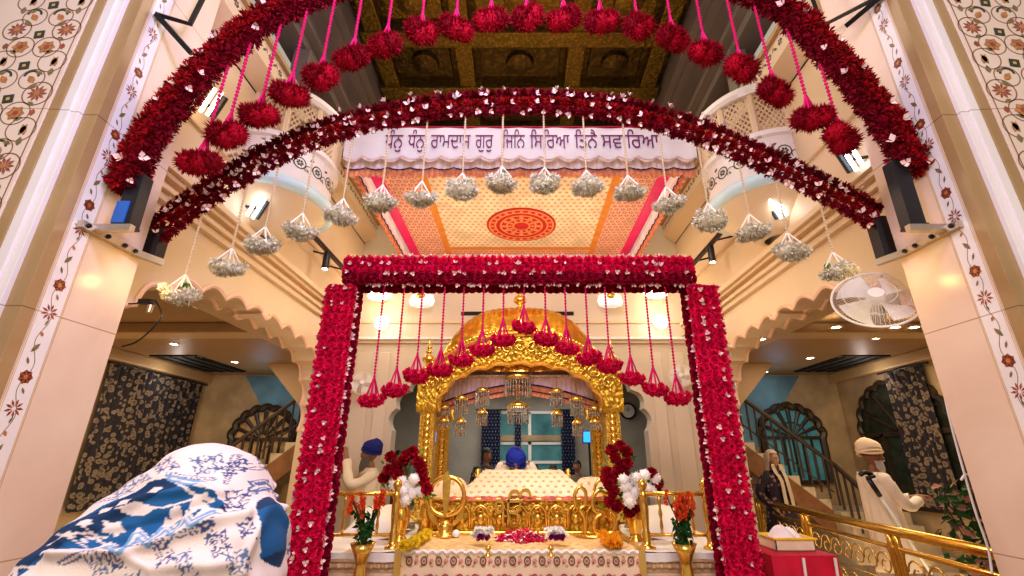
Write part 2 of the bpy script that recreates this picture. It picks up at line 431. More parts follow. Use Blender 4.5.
# ================================================================== near marble piers with inlay
def ring(mb, c, r, w, m, ax, n=24, y=0, frac=1., a0=0, sq=1.):
    V = []; F = []
    for i in range(n + 1):
        a = a0 + 2 * PI * frac * i / n
        for rr in (r - w / 2, r + w / 2): V.append(ax(c[0] + rr * math.cos(a) * sq, c[1] + rr * math.sin(a), 0))
    for i in range(n): F.append((2 * i, 2 * i + 1, 2 * i + 3, 2 * i + 2))
    mb.add(V, F, m)
def flower(mb, c, r, k, m, ax, mc=None, sharp=.35, y=1, rot=0):
    for i in range(k):
        a = 2 * PI * i / k + rot; u = (math.cos(a), math.sin(a)); s = (-u[1], u[0]); w = r * sharp
        mb.add([ax(c[0] + u[0] * r * .15, c[1] + u[1] * r * .15, y), ax(c[0] + u[0] * r * .6 + s[0] * w, c[1] + u[1] * r * .6 + s[1] * w, y),
                ax(c[0] + u[0] * r, c[1] + u[1] * r, y), ax(c[0] + u[0] * r * .6 - s[0] * w, c[1] + u[1] * r * .6 - s[1] * w, y)], [(0, 1, 2, 3)], m)
    if mc is not None:
        mb.add([ax(c[0] + r * .3 * math.cos(a), c[1] + r * .3 * math.sin(a), y + 1) for a in [PI / 5 * j for j in range(10)]], [tuple(range(10))], mc)
def leaf(mb, c, l, w, a, m, ax, y=1):
    u = (math.cos(a), math.sin(a)); s = (-u[1], u[0]); P = [(0, 0), (.3, .8), (.6, .9), (1, 0), (.6, -.9), (.3, -.8)]
    mb.add([ax(c[0] + u[0] * p * l + s[0] * q * w, c[1] + u[1] * p * l + s[1] * q * w, y) for p, q in P], [tuple(range(6))], m)
def curve_line(mb, P, w, m, ax, y=0):
    V = []; F = []
    for i, p in enumerate(P):
        a = P[max(0, i - 1)]; b = P[min(len(P) - 1, i + 1)]; dx, dy = b[0] - a[0], b[1] - a[1]; l = math.hypot(dx, dy) or 1
        V += [ax(p[0] - dy / l * w / 2, p[1] + dx / l * w / 2, y), ax(p[0] + dy / l * w / 2, p[1] - dx / l * w / 2, y)]
    for i in range(len(P) - 1): F.append((2 * i, 2 * i + 1, 2 * i + 3, 2 * i + 2))
    mb.add(V, F, m)
INL = [M['inlay_red'], M['inlay_orange'], M['inlay_dark'], M['inlay_line'], M['inlay_leaf'], M['goldline']]
def pier(sd):
    side = 'left' if sd < 0 else 'right'
    root = bpy.data.objects.new('wall_' + side, None); COL.objects.link(root); root.location = (sd * 2.9, 2.4, 0); root['kind'] = 'structure'
    H = 7.5; S = lambda x: sd * x
    a = MB(); a.box(*sorted((S(2.42), S(2.75))), 2.2, 2.69, 0, H); a.box(*sorted((S(2.75), S(5.2))), 2.3, 2.69, 0, H)
    struct(a, 'jamb', M['marble_pink'], root)
    b = MB(); b.box(*sorted((S(2.42), S(2.505))), 2.135, 2.2, 0, H, 0, .004); struct(b, 'fluting', M['tan'], root)
    b = MB(); b.box(*sorted((S(2.505), S(2.545))), 2.11, 2.2, 0, H, 0, .004); struct(b, 'fluting', M['marble_white'], root)
    b = MB(); b.box(*sorted((S(2.545), S(2.60))), 2.095, 2.2, 0, H, 0, .004); struct(b, 'fluting', M['marble_white'], root)
    b = MB(); b.box(*sorted((S(2.60), S(2.66))), 2.09, 2.3, 0, H, 0, .006); struct(b, 'fluting', M['tan'], root)
    b = MB(); b.box(*sorted((S(2.66), S(5.2))), 2.085, 2.3, 0, H, 0, .003); struct(b, 'facing_slab', M['marble'], root)
    # panel inlay on the slab facing the camera: mirrored about a vertical axis at 2.90
    p = MB(); ax = lambda u, v, k: (S(u), 2.0835 - .0007 * k, v)
    curve_line(p, [(2.685, 0), (2.685, H)], .006, 3, ax)
    z = 2.6 if sd > 0 else 2.58
    while z < 5.4:
        for mir in (1, -1):
            X = lambda dx: 2.905 + mir * -dx
            st = z; x = X(.15)
            ring(p, (x, st), .082, .007, 3, ax); flower(p, (x, st), .058, 10, 0, ax, 1, .16)
            x = X(.078); o = st - .14
            ring(p, (x, o), .078, .006, 3, ax); flower(p, (x, o), .052, 6, 1, ax, 0, .4)
            x = X(.15); t = st - .25
            ring(p, (x, t), .08, .006, 3, ax); leaf(p, (x - .03, t - .04), .08, .02, 1.2, 1, ax); leaf(p, (x, t - .04), .08, .016, 1.9, 4, ax)
            x = X(.08); t = st - .385
            ring(p, (x, t), .072, .006, 3, ax); ring(p, (x + .01, t + .02), .04, .014, 2, ax, 12, frac=.5); leaf(p, (x - .02, t - .03), .07, .022, .9, 1, ax)
            for dz, an in ((-.06, -.6), (-.19, .5), (-.33, -.4), (-.45, .6)): leaf(p, (X(.085 if dz < -.1 else .12), st + dz), .05, .014, (PI - an if mir > 0 else an), 4, ax)
            leaf(p, (X(.17), st - .11), .05, .018, -PI / 2, 0, ax); leaf(p, (X(.17), st - .36), .06, .018, PI / 2, 4, ax)
        for dz in (-.04, -.285):
            for k_, s_, m_ in ((1, .034, 2), (2, .012, 5)): p.add([ax(2.905 + a_ * s_, st + dz + b_ * s_, k_ + 1) for a_, b_ in ((1, .7), (-.7, 1), (-1, -.7), (.7, -1))], [(0, 1, 2, 3)], m_)
        z += .49
    struct(p, 'inlay_panel', INL, root)
    # border on the jamb: a flowering vine between two gilt lines
    q = MB(); rail = S(2.4195); ax = lambda u, v, k: (rail - S(.0008) * k, u, v)
    c0 = 2.27
    wz = MB(); wz.box(*sorted((S(2.4192), S(2.43))), 2.205, 2.335, 0, H); struct(wz, 'inlay_border', M['marble_white'], root)
    for u in (2.205, 2.213, 2.330, 2.338): curve_line(q, [(u, 0), (u, H)], .0035, 5, ax, 1)
    z = 1.0 + (.1 if sd > 0 else .02); P = []
    for i in range(700): 
        zz = z - .2 + i * .01
        if zz < H - .1: P.append((c0 + .018 * math.sin((zz - z) * 2 * PI / .24), zz))
    curve_line(q, P, .0035, 4, ax, 1)
    while z < H - .5:
        flower(q, (c0, z), .036, 7, 0, ax, 1, .45, y=2); flower(q, (c0, z - .15), .045, 9, 0, ax, None, .14, y=2)
        ring(q, (c0 + .008, z - .27), .024, .014, 2, ax, 10, frac=.6, a0=.5, y=2); leaf(q, (c0 + .01, z - .275), .03, .009, 2.2, 1, ax, 2)
        leaf(q, (c0 - .02, z - .36), .06, .012, 1.0, 4, ax, 2); leaf(q, (c0 + .02, z - .08), .035, .007, 2.1, 4, ax, 2); leaf(q, (c0, z - .22), .035, .006, 1.3, 4, ax, 2); leaf(q, (c0 - .01, z - .42), .04, .007, 2.0, 4, ax, 2)
        z += .48
    struct(q, 'vine_inlay', INL, root)
for sd in (-1, 1): pier(sd)

# ================================================================== nave side walls, cusped arcades
def cusped(y0, y1, zs, h, ncusp, dep=.045, n=8, pw=3.0):
    """points (u, z) of a many-cusped arch from y0 to y1"""
    c = (y0 + y1) / 2; a = (y1 - y0) / 2; base = []
    for i in range(401):
        t = PI - PI * i / 400; cu, su = math.cos(t), math.sin(t)
        base.append(Vector((c + a * math.copysign(abs(cu) ** (2 / pw), cu), zs + h * abs(su) ** (2 / pw), 0)))
    L = [0]
    for p, q in zip(base, base[1:]): L.append(L[-1] + (q - p).length)
    tot = L[-1]; out = []
    def pt(s):
        j = min(range(len(L)), key=lambda k: abs(L[k] - s)); return base[j]
    N = ncusp * n
    for i in range(N + 1):
        s = tot * i / N; p = pt(s); q0 = pt(max(0, s - tot / 60)); q1 = pt(min(tot, s + tot / 60)); d = (q1 - q0).normalized(); nrm = Vector((-d.y, d.x, 0))
        k = math.sin(PI * (i % n) / n); out.append((p.x + nrm.x * dep * k, p.y + nrm.y * dep * k))
    return out
arc = cusped(2.80, 6.25, 1.95, 1.0, 14, .075, 8)
for sd in (-1, 1):
    side = 'left' if sd < 0 else 'right'
    root = bpy.data.objects.new('wall_nave_' + side, None); COL.objects.link(root); root.location = (sd * 2.7, 4.6, 0); root['kind'] = 'structure'
    S = lambda x: sd * x
    a = MB(); a.prism([(S(2.6), 2.69, 0), (S(2.6), arc[0][0], 0)] + [(S(2.6), u, z) for u, z in arc] + [(S(2.6), arc[-1][0], 0), (S(2.6), 7.0, 0), (S(2.6), 7.0, 3.35), (S(2.6), 2.69, 3.35)], (S(.28), 0, 0))
    struct(a, 'arcade', M['cream'], root)
    a = MB(); a.tube([(S(2.6), u, z) for u, z in arc], .022, 6); a.tube([(S(2.88), u, z) for u, z in arc], .022, 6); struct(a, 'arch_rim', M['peach'], root)
    for z0, z1, pr, mm in ((3.34, 3.40, .05, 'cream'), (3.40, 3.44, .09, 'cream_dk'), (3.52, 3.56, .06, 'cream_dk'), (3.56, 3.62, .10, 'cream'), (4.10, 4.13, .03, 'cream_dk')):
        b = MB(); b.box(*sorted((S(2.6 - pr), S(2.7))), 2.70, 7.0, z0, z1, 0, .008); struct(b, 'cornice', M[mm], root)
    b = MB(); b.box(*sorted((S(2.6), S(2.88))), 2.69, 7.0, 3.35, 5.05); struct(b, 'upper_wall', M['cream'], root)
    # sloping cove and the painted fascia band above
    b = MB(); b.add([(S(2.6), y, 5.0) for y in (2.7, 7)] + [(S(2.42), y, 5.12) for y in (2.7, 7)] + [(S(2.42), y, 5.16) for y in (2.7, 7)], [(0, 1, 3, 2), (2, 3, 5, 4)]); struct(b, 'cove', M['cream'], root)
    b = MB(); b.box(*sorted((S(2.42), S(2.9))), 2.70, 7.0, 5.16, 5.34, 0, .005); struct(b, 'fascia', M['cream'], root)
    b = MB(); ax = lambda u, v, k: (S(2.4185 - .0008 * k), u, v)
    for k in range(22):
        y = 2.85 + k * .19
        flower(b, (y, 5.25), .04, 6, 2, ax, None, .3); leaf(b, (y + .06, 5.22), .07, .014, .8, 2, ax); leaf(b, (y + .1, 5.29), .06, .012, -.8, 3, ax)
    struct(b, 'fascia_painting', INL, root)
    b = MB(); b.box(*sorted((S(2.38), S(2.5))), 2.70, 7.0, 5.34, 5.39); struct(b, 'fascia_rail', M['tan'], root)
    # gallery opening: columns, back wall, upper cove
    b = MB()
    for y in (2.8, 4.35, 5.7, 6.9): b.box(*sorted((S(2.55), S(2.75))), y - .09, y + .09, 5.39, 6.3, 0, .01)
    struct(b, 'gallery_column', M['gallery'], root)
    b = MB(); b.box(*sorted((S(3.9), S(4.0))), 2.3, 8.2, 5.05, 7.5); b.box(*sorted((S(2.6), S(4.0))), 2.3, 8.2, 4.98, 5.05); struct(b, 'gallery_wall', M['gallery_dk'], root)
    for z0, z1, pr in ((6.3, 6.42, .0), (6.42, 6.50, .12), (6.50, 7.0, .04), (7.0, 7.1, .16), (7.1, 7.5, .26)):
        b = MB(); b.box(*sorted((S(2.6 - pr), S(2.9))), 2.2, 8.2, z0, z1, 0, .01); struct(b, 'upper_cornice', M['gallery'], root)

# ================================================================== half round balconies (jharokhas)
def balcony(sd):
    side = 'left' if sd < 0 else 'right'
    root = bpy.data.objects.new('trim_balcony_' + side, None); COL.objects.link(root); root.location = (sd * 2.6, 4.2, 4.0); root['kind'] = 'structure'
    c = (sd * 2.6, 4.2, 0); a0, a1 = (-PI / 2, PI / 2) if sd < 0 else (PI / 2, 3 * PI / 2)
    b = MB(); b.lathe([(.12, 3.68), (.22, 3.72), (.30, 3.82), (.46, 3.93), (.55, 4.02)], c, 28, 0, a0=a0, a1=a1); struct(b, 'corbel', M['cream'], root, smooth=True)
    b = MB(); b.lathe([(.55, 4.02), (.62, 4.03), (.63, 4.07), (.62, 4.12), (.57, 4.13)], c, 28, 0, a0=a0, a1=a1); struct(b, 'rim', mat('pale blue lit rim', (.60, .80, .90), .4, var=.05), root, smooth=True)  # bluish light falling on the rim is put into its base colour
    b = MB(); b.lathe([(.57, 4.13), (.57, 4.52), (.61, 4.53), (.61, 4.58), (.0, 4.58)], c, 28, 0, a0=a0, a1=a1); struct(b, 'drum', M['marble_white'], root)
    b = MB(); ax = lambda u, v, k: (c[0] + (.572 + .0008 * k) * math.cos(u), c[1] + (.572 + .0008 * k) * math.sin(u), v)
    for k in range(9):
        u = a0 + .17 + k * .35
        axl = lambda uu, vv, kk: ax(u + uu / .57, vv, kk)
        ring(b, (0, 4.34), .06, .012, 2, axl, 14); flower(b, (0, 4.34), .04, 6, 2, axl, None, .3); ring(b, (.1, 4.30), .045, .008, 2, axl, 12, frac=.6); leaf(b, (.09, 4.41), .06, .014, .4, 2, axl); leaf(b, (-.1, 4.27), .05, .012, 2.2, 4, axl)
    struct(b, 'drum_painting', INL, root)
    b = MB()                                                        # pierced lattice rail
    for k in range(7):
        u = a0 + k * (a1 - a0) / 6; b.tube([(c[0] + .57 * math.cos(u), c[1] + .57 * math.sin(u), z) for z in (4.56, 5.08)], .035, 6)
    for s in (1, -1):
        for k in range(-6, 36):
            P = []
            for j in range(9):
                t = j / 8; u = a0 + (k + s * t * 6 + (0 if s > 0 else 6)) * (a1 - a0) / 36
                if a0 <= u <= a1: P.append((c[0] + .57 * math.cos(u), c[1] + .57 * math.sin(u), 4.6 + .44 * t))
            if len(P) > 1: b.tube(P, .009, 4)
    struct(b, 'lattice_rail', M['cream'], root)
    b = MB(); b.lathe([(.53, 5.05), (.61, 5.05), (.63, 5.09), (.63, 5.14), (.60, 5.17), (.52, 5.17), (.53, 5.05)], c, 28, 0, a0=a0, a1=a1); struct(b, 'coping', M['marble_white'], root)
for sd in (-1, 1): balcony(sd)

# ================================================================== gilded ceiling
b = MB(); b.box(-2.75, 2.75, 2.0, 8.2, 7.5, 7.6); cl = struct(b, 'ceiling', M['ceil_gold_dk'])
def ceil_part(mb, name, m): return struct(mb, name, M[m], cl)
for y in (3.0, 4.0, 5.05, 6.1, 7.1): b = MB(); b.box(-2.3, 2.3, y - .13, y + .13, 7.32, 7.52, 0, .02); ceil_part(b, 'ceiling_beam', 'ceil_gold')
for x in (-2.1, -.85, .85, 2.1): b = MB(); b.box(x - .13, x + .13, 2.2, 8.0, 7.35, 7.52, 0, .02); ceil_part(b, 'ceiling_beam', 'ceil_gold')
for yy in (4.5, 5.55, 6.6):
    for x in (-1.48, 0, 1.48):
        b = MB(); w = .62 if x == 0 else .4
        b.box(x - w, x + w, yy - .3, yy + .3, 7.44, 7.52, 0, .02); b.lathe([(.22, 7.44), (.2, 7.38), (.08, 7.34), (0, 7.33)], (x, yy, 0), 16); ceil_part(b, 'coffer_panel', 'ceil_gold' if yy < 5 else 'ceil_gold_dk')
# ================================================================== back wall of the nave with its cusped opening
oa = cusped(-1.86, 1.86, 2.0, .98, 15, .07, 7, 2.6)
root = bpy.data.objects.new('wall_back', None); COL.objects.link(root); root.location = (0, 7.1, 0); root['kind'] = 'structure'
a = MB(); a.prism([(-2.88, 7.0, 0), (oa[0][0], 7.0, 0)] + [(u, 7.0, z) for u, z in oa] + [(oa[-1][0], 7.0, 0), (2.88, 7.0, 0), (2.88, 7.0, 7.5), (-2.88, 7.0, 7.5)], (0, .25, 0)); struct(a, 'wall_face', M['cream_lt'], root)
for sd in (-1, 1):
    for x0, x1 in ((1.98, 2.16), (2.26, 2.5)):
        b = MB(); b.box(*sorted((sd * x0, sd * x1)), 6.985, 7.0, .3, 3.15, 0, .01); struct(b, 'panel_moulding', M['cream_lt2'], root)
for z0, z1, pr, mm in ((3.28, 3.33, .05, 'cream'), (3.33, 3.37, .10, 'white'), (3.60, 3.64, .04, 'cream'), (4.2, 4.26, .08, 'cream_dk'), (4.26, 4.4, .14, 'cream')):
    b = MB(); b.box(-2.6, 2.6, 7 - pr, 7.02, z0, z1, 0, .008); struct(b, 'cornice', M[mm], root)
for x0, x1 in ((-.93, -.28), (.2, .85)):
    b = MB(); b.box(x0, x1, 6.985, 7.02, 3.74, 3.80); struct(b, 'air_slot', M['dark'], root)

# ================================================================== aisles
for sd in (-1, 1):
    side = 'left' if sd < 0 else 'right'; S = lambda x: sd * x
    root = bpy.data.objects.new('ceiling_aisle_' + side, None); COL.objects.link(root); root.location = (sd * 4.4, 5.8, 3.15); root['kind'] = 'structure'
    b = MB(); b.box(*sorted((S(2.88), S(6.3))), 2.69, 9.1, 3.15, 3.3); struct(b, 'soffit', M['ceil_brown'], root)
    b = MB(); b.box(*sorted((S(2.88), S(3.15))), 2.69, 9.0, 2.98, 3.15, 0, .02); b.box(*sorted((S(3.15), S(3.25))), 2.69, 9, 3.07, 3.15, 0, .02); struct(b, 'cornice', M['ceil_tan'], root)
    b = MB(); b.box(*sorted((S(3.1), S(6.2))), 5.35, 5.65, 3.02, 3.15, 0, .02); struct(b, 'ceiling_beam', M['ceil_tan'], root)
    b = MB(); b.box(*sorted((S(5.95), S(6.1))), 2.7, 9.0, 2.98, 3.15, 0, .02); struct(b, 'curtain_pelmet', M['ceil_tan'], root)
    b = MB(); b.box(*sorted((S(5.1), S(5.85))), 7.2, 8.6, 3.13, 3.16); struct(b, 'air_grille', M['dark'], root)
    b = MB(); 
    for k in range(4): b.box(*sorted((S(5.14 + k * .19), S(5.16 + k * .19))), 7.22, 8.58, 3.115, 3.13)
    struct(b, 'grille_slat', M['black'], root)
    b = MB(); b.box(*sorted((S(6.1), S(6.3))), 2.69, 9.2, 0, 3.15); struct(b, 'wall_side_' + side, M['plaster_tan'])
    b = MB(); b.box(*sorted((S(2.88), S(6.3))), 9.0, 9.2, 0, 3.15); w = struct(b, 'wall_end_' + side, M['plaster_tan'])
# back room
b = MB(); b.box(-2.9, 3.4, 11.0, 11.2, 0, 3.2); struct(b, 'wall_far', M['plaster_grey'])
b = MB(); b.box(-3.1, -2.9, 7.25, 11.2, 0, 3.2); struct(b, 'wall_room_left', M['plaster_grey'])
b = MB(); b.box(3.4, 3.6, 9.2, 11.2, 0, 3.2); struct(b, 'wall_room_right', M['plaster_grey'])
b = MB(); b.box(-3.1, 3.6, 7.25, 11.2, 3.1, 3.2); r = struct(b, 'ceiling_room', mat('grey brown ceiling', (.30, .25, .20), .5))
# stairs with balustrades and the sloping soffit
M['step'] = mat('stone steps', (.50, .40, .28), .5, var=.15); M['stringer'] = mat('rust brown stair side', (.20, .09, .035), .5, var=.25)
def stairs(sd):
    S = lambda x: sd * x
    side = 'left' if sd < 0 else 'right'
    root = bpy.data.objects.new('trim_stairs_' + side, None); COL.objects.link(root); root.location = (sd * 4.8, 8.2, 0); root['kind'] = 'structure'
    b = MB()
    for k in range(5 if sd > 0 else 0): b.box(*sorted((S(4.9), S(5.95))), 7.0 + k * .2, 8.0, k * .17, (k + 1) * .17, 0)
    b.box(*sorted((S(4.9), S(5.95))), 8.0, 8.99, 0, .85)
    for k in range(10): b.box(*sorted((S(4.9 - k * .21 - .21), S(4.9 - k * .21))), 8.0, 8.99, .85 + k * .17 - .15, 1.02 + k * .17)
    struct(b, 'steps', M['step'], root)
    b = MB(); b.prism([(S(4.9), 7.98, .85), (S(2.9), 7.98, 2.47), (S(2.9), 7.98, 2.1), (S(4.9), 7.98, .45)], (0, .03, 0)); struct(b, 'stringer', M['stringer'], root)
    b = MB(); A = [(S(5.0), 7.95, 1.75 - .03), (S(2.95), 7.95, 3.38 - .03)]
    A = [(S(5.05), 7.94, 1.52), (S(3.3), 7.94, 2.93)]; b.tube(A, .035, 8); b.tube([(S(5.05), 7.94, 1.52), (S(5.0), 7.0, .95)], .035, 8) if sd > 0 else None; struct(b, 'handrail', M['wood_dk'], root)
    b = MB()
    for k in range(15):
        t = k / 14; x = 5.0 - 1.7 * t; zt = 1.55 + 1.36 * t; b.tube([(S(x), 7.94, zt - .62), (S(x), 7.94, zt)], .016, 6)
    for k in range(7 if sd > 0 else 0):
        t = k / 6; y = 7.9 - .9 * t; b.tube([(S(5.03), y, .85 * (1 - t) + .02), (S(5.03), y, 1.5 - .55 * t)], .018, 6)
    b.tube([(S(4.95), 7.94, 1.12), (S(3.3), 7.94, 2.45)], .012, 6)
    struct(b, 'balusters', M['wood_dk'], root)
    b = MB(); b.prism([(S(4.35), 7.9, 3.15), (S(2.9), 7.9, 3.15), (S(2.9), 7.9, 1.75), (S(3.35), 7.9, 2.1)], (0, 1.05, 0)); struct(b, 'sloping_soffit', M['ceil_brown'], root)
for sd in (-1, 1): stairs(sd)
# fan windows on the end walls
def fan_window(x, y, z, r, name, glow, leg=.35):
    root = bpy.data.objects.new(name, None); COL.objects.link(root); root.location = (x, y, z); root['kind'] = 'structure'
    b = MB(); P = [(x + r * math.cos(a), y, z + r * math.sin(a)) for a in [PI * i / 24 for i in range(25)]]; P = [(x + r, y, z - leg)] + P + [(x - r, y, z - leg)]
    b.poly(P); struct(b, 'pane', glow, root)
    b = MB(); Q = []
    for i in range(9 * 6 + 1):
        a = PI * i / 54; rr = r + .05 + .05 * abs(math.sin(a * 9)); Q.append((x + rr * math.cos(a), y - .03, z + rr * math.sin(a)))
    b.tube([(x + r + .05, y - .03, z - leg)] + Q + [(x - r - .05, y - .03, z - leg)], .06, 6); struct(b, 'cusped_frame', M['wood_dk'], root)
    b = MB()
    for k in range(1, 8): a = PI * k / 8; b.tube([(x + .18 * r * math.cos(a), y - .03, z + .18 * r * math.sin(a)), (x + r * math.cos(a), y - .03, z + r * math.sin(a))], [.016, .04], 6)
    b.tube([(x + r * .55 * math.cos(PI * i / 16), y - .035, z + r * .55 * math.sin(PI * i / 16)) for i in range(17)], .014, 6)
    b.box(x - r, x + r, y - .05, y - .01, z - .03, z + .03); b.box(x - r, x + r, y - .05, y - .01, z - leg - .04, z - leg + .03)
    for k in range(-2, 3): b.box(x + k * r / 3 - .015, x + k * r / 3 + .015, y - .045, y - .01, z - leg, z)
    struct(b, 'glazing_bars', M['wood_dk'], root)
fan_window(5.02, 8.96, 1.98, .5, 'window_1', M['glass_teal'], .75)
fan_window(-4.75, 8.96, 1.95, .50, 'window_2', mat('amber lit window', (.38, .24, .10), .5, es=.10, var=.5, scale=6), .5)
# blue light on plaster by the windows: blue light painted in as flat wall patches
M['bluelight'] = mat('blue light on plaster', (.12, .24, .32), .7, var=.35, scale=2, detail=8)
for sd, nm in ((-1, 'painted_bluelight_left'), (1, 'painted_bluelight_right')):
    b = MB(); b.prism([(sd * 4.35, 8.97, 3.12), (sd * (5.4 if sd > 0 else 5.3), 8.97, 3.12), (sd * 4.2, 8.97, 1.6), (sd * 3.5, 8.97, 2.25)], (0, .028, 0)); struct(b, nm, M['bluelight'])
# big cusped window on the right side wall
root = bpy.data.objects.new('window_3', None); COL.objects.link(root); root.location = (6.1, 7.6, 0); root['kind'] = 'structure'
wa = cusped(6.75, 8.55, 2.0, .78, 11, .06, 6, 2.3)
b = MB(); b.prism([(6.088, 6.75, .9)] + [(6.088, u, z) for u, z in wa] + [(6.088, 8.55, .9)], (.01, 0, 0)); struct(b, 'recess', mat('dark green glass', (.035, .04, .028), .2, var=.4), root)
b = MB(); b.tube([(6.07, 6.75, .9)] + [(6.07, u, z) for u, z in wa] + [(6.07, 8.55, .9)], .045, 6); struct(b, 'cusped_frame', M['wood_dk'], root)
b = MB()
for k in range(1, 6): a = PI * k / 6; b.tube([(6.07, 7.65 + .12 * math.cos(a), 2.0 + .1 * math.sin(a)), (6.07, 7.65 + .85 * math.cos(a), 2.0 + .72 * math.sin(a))], .025, 6)
b.box(6.05, 6.09, 6.75, 8.55, 1.96, 2.03); b.box(6.05, 6.09, 6.75, 8.55, .88, .95)
for y in (7.2, 7.65, 8.1): b.box(6.05, 6.09, y - .03, y + .03, .95, 2.0)
struct(b, 'glazing_bars', M['wood_dk'], root)
# window of the back room
root = bpy.data.objects.new('window_4', None); COL.objects.link(root); root.location = (.2, 11, 0); root['kind'] = 'structure'
b = MB(); b.box(-.48, .98, 10.98, 10.995, 1.1, 2.62); struct(b, 'pane', M['glass_teal'], root)
b = MB()
for x in (-.48, .22, .98): b.box(x - .035, x + .035, 10.94, 10.99, 1.1, 2.62)
for z in (1.1, 1.55, 1.95, 2.62): b.box(-.5, 1.0, 10.94, 10.99, z - .03, z + .03)
struct(b, 'window_frame', M['white'], root)
b = MB(); b.box(-.45, .95, 10.90, 10.95, 2.0, 2.12); struct(b, 'window_shelf', M['plaster_tan'], root)

# ================================================================== downlights
DL = [(200, 307), (138, 334), (157, 334), (208, 334), (174, 344), (148, 364), (204, 377), (235, 362), (281, 343), (280, 376),
      (836, 327), (895, 327), (914, 327), (877, 338), (810, 358), (909, 357), (845, 371), (761, 339), (765, 372)]
m0 = MB(); m0.lathe([(.0, 0), (.045, 0)], (0, 0, 0), 16, cap=False); bulb = m0.build('lamp_disc', M['lamp_down'], None); bulb.location = (0, 0, -.004)
m1 = MB(); m1.lathe([(.045, .0), (.047, -.006), (.065, -.008), (.07, .0)], (0, 0, 0), 16, cap=False); rim = m1.build('trim_ring', M['white'], None)
proto = thing('downlight', '', 'light'); bulb.parent = proto; rim.parent = proto
where = {0: 'over the left arcade nearest the front, beside the cusped arch', 1: 'nearest the left pier', 2: 'second from the left pier, beside another one', 3: 'left of the cornice in the left aisle', 4: 'just in front of the dark air grille on the left', 5: 'above the left floral curtain',
         6: 'beside the far end of the left curtain', 7: 'right of the dark air grille on the left', 8: 'beside the left garland post, upper one', 9: 'beside the left garland post above the stairs, lower one',
         10: 'left of the white wall fan', 11: 'below the white wall fan', 12: 'nearest the right pier under the fan', 13: 'brightest one on the right aisle ceiling', 14: 'left of the dark air grille on the right', 15: 'in front of the right patterned curtain',
         16: 'behind the dark air grille on the right', 17: 'beside the right garland post, upper one', 18: 'beside the right garland post above the stairs, lower one'}
for i, (px, py) in enumerate(DL):
    p = at(px, py, Z=3.148)
    if abs(p.x) < 3.3: p.z = 2.98; q = at(px, py, Z=2.979); p = q if abs(q.x) < 3.15 else at(px, py, Z=3.068)
    elif 5.35 < p.y < 5.65: p = at(px, py, Z=3.018)
    o = proto if i == 0 else dup(proto, (0, 0, 0)); o.location = p; o['label'] = 'round recessed downlight ' + where[i]; o['group'] = 'downlights in the aisle ceilings'
# ================================================================== flower materials
M['red_dark'] = mat('deep red petals', (.30, .006, .012), .55, isl=.55)
M['red_deep2'] = mat('wine red petals', (.20, .004, .016), .55, isl=.5)
M['red_pom'] = mat('crimson petals', (.27, .003, .016), .75, isl=.45)
M['red_rose'] = mat('bright red rose petals', (.80, .012, .10), .55, isl=.45)
M['red_rose_dk'] = mat('dark rose petals', (.36, .006, .045), .55, isl=.5)
M['pink_thread'] = mat('pink thread', (.58, .015, .13), .6, isl=.3)
M['blossom'] = mat('blush white blossom', (.85, .62, .58), .6, isl=.2)
M['blossom_warm'] = mat('white blossom', (.88, .80, .70), .6, isl=.2)
M['grey_petal'] = mat('off white dry petals', (.80, .70, .58), .7, isl=.38)
M['cream_string'] = mat('cream braided string', (.62, .48, .32), .7, isl=.25)
M['leaf'] = mat('green leaf', (.10, .28, .05), .5, isl=.4)
M['leaf_dk'] = mat('dark green leaf', (.02, .07, .015), .5, isl=.5)
M['blue_paint'] = mat('blue painted steel', (.03, .16, .55), .35)

def frame_of(P, i):
    a = P[max(0, i - 1)]; b = P[min(len(P) - 1, i + 1)]; d = (b - a).normalized()
    s = d.cross(Vector((0, 1, 0))); s.normalize(); return d, s, Vector((0, -1, 0))  # s: outward in the plane, toward the viewer
def strand(P, off, depth, r, tm, step, per, m, root, name='garland_strand', R=.05, mats=None):
    """a rope of flowers: ring of heads round a line offset inside the arch plane"""
    Q = resample(P, step); b = MB(); mm = []
    cen = []
    for i, p in enumerate(Q):
        d, s, y = frame_of(Q, i); c = p + s * off + y * depth; cen.append(c)
        for k in range(per):
            a = 2 * PI * (k + .5 * (i % 2)) / per + random.uniform(-.2, .2); n = s * math.cos(a) + y * math.sin(a) + d * random.uniform(-.25, .25)
            b.scatter(random.choice(tm), [orient(c + n * R * random.uniform(.6, 1.1), n, r * random.uniform(.85, 1.2))])
    b.tube(cen[::3] + [cen[-1]], R * .7, 6)
    return b.build(name, M[m], root)
def blossoms(P, offs, root, step=.09, prob=.6, size=.024, m='blossom', depth=.07):
    b = MB(); Q = resample(P, step)
    for i, p in enumerate(Q):
        d, s, y = frame_of(Q, i)
        for o, dirn in offs:
            if random.random() < prob:
                c = p + s * (o + random.uniform(-.012, .012)) + y * (depth + random.uniform(-.01, .02)) + d * random.uniform(-.03, .03)
                b.scatter(BLOSSOM, [orient(c, s * dirn + y * .8 + d * random.uniform(-.8, .8), size * random.uniform(.8, 1.4))])
    return b.build('white_blossom', M[m], root, kind='stuff')

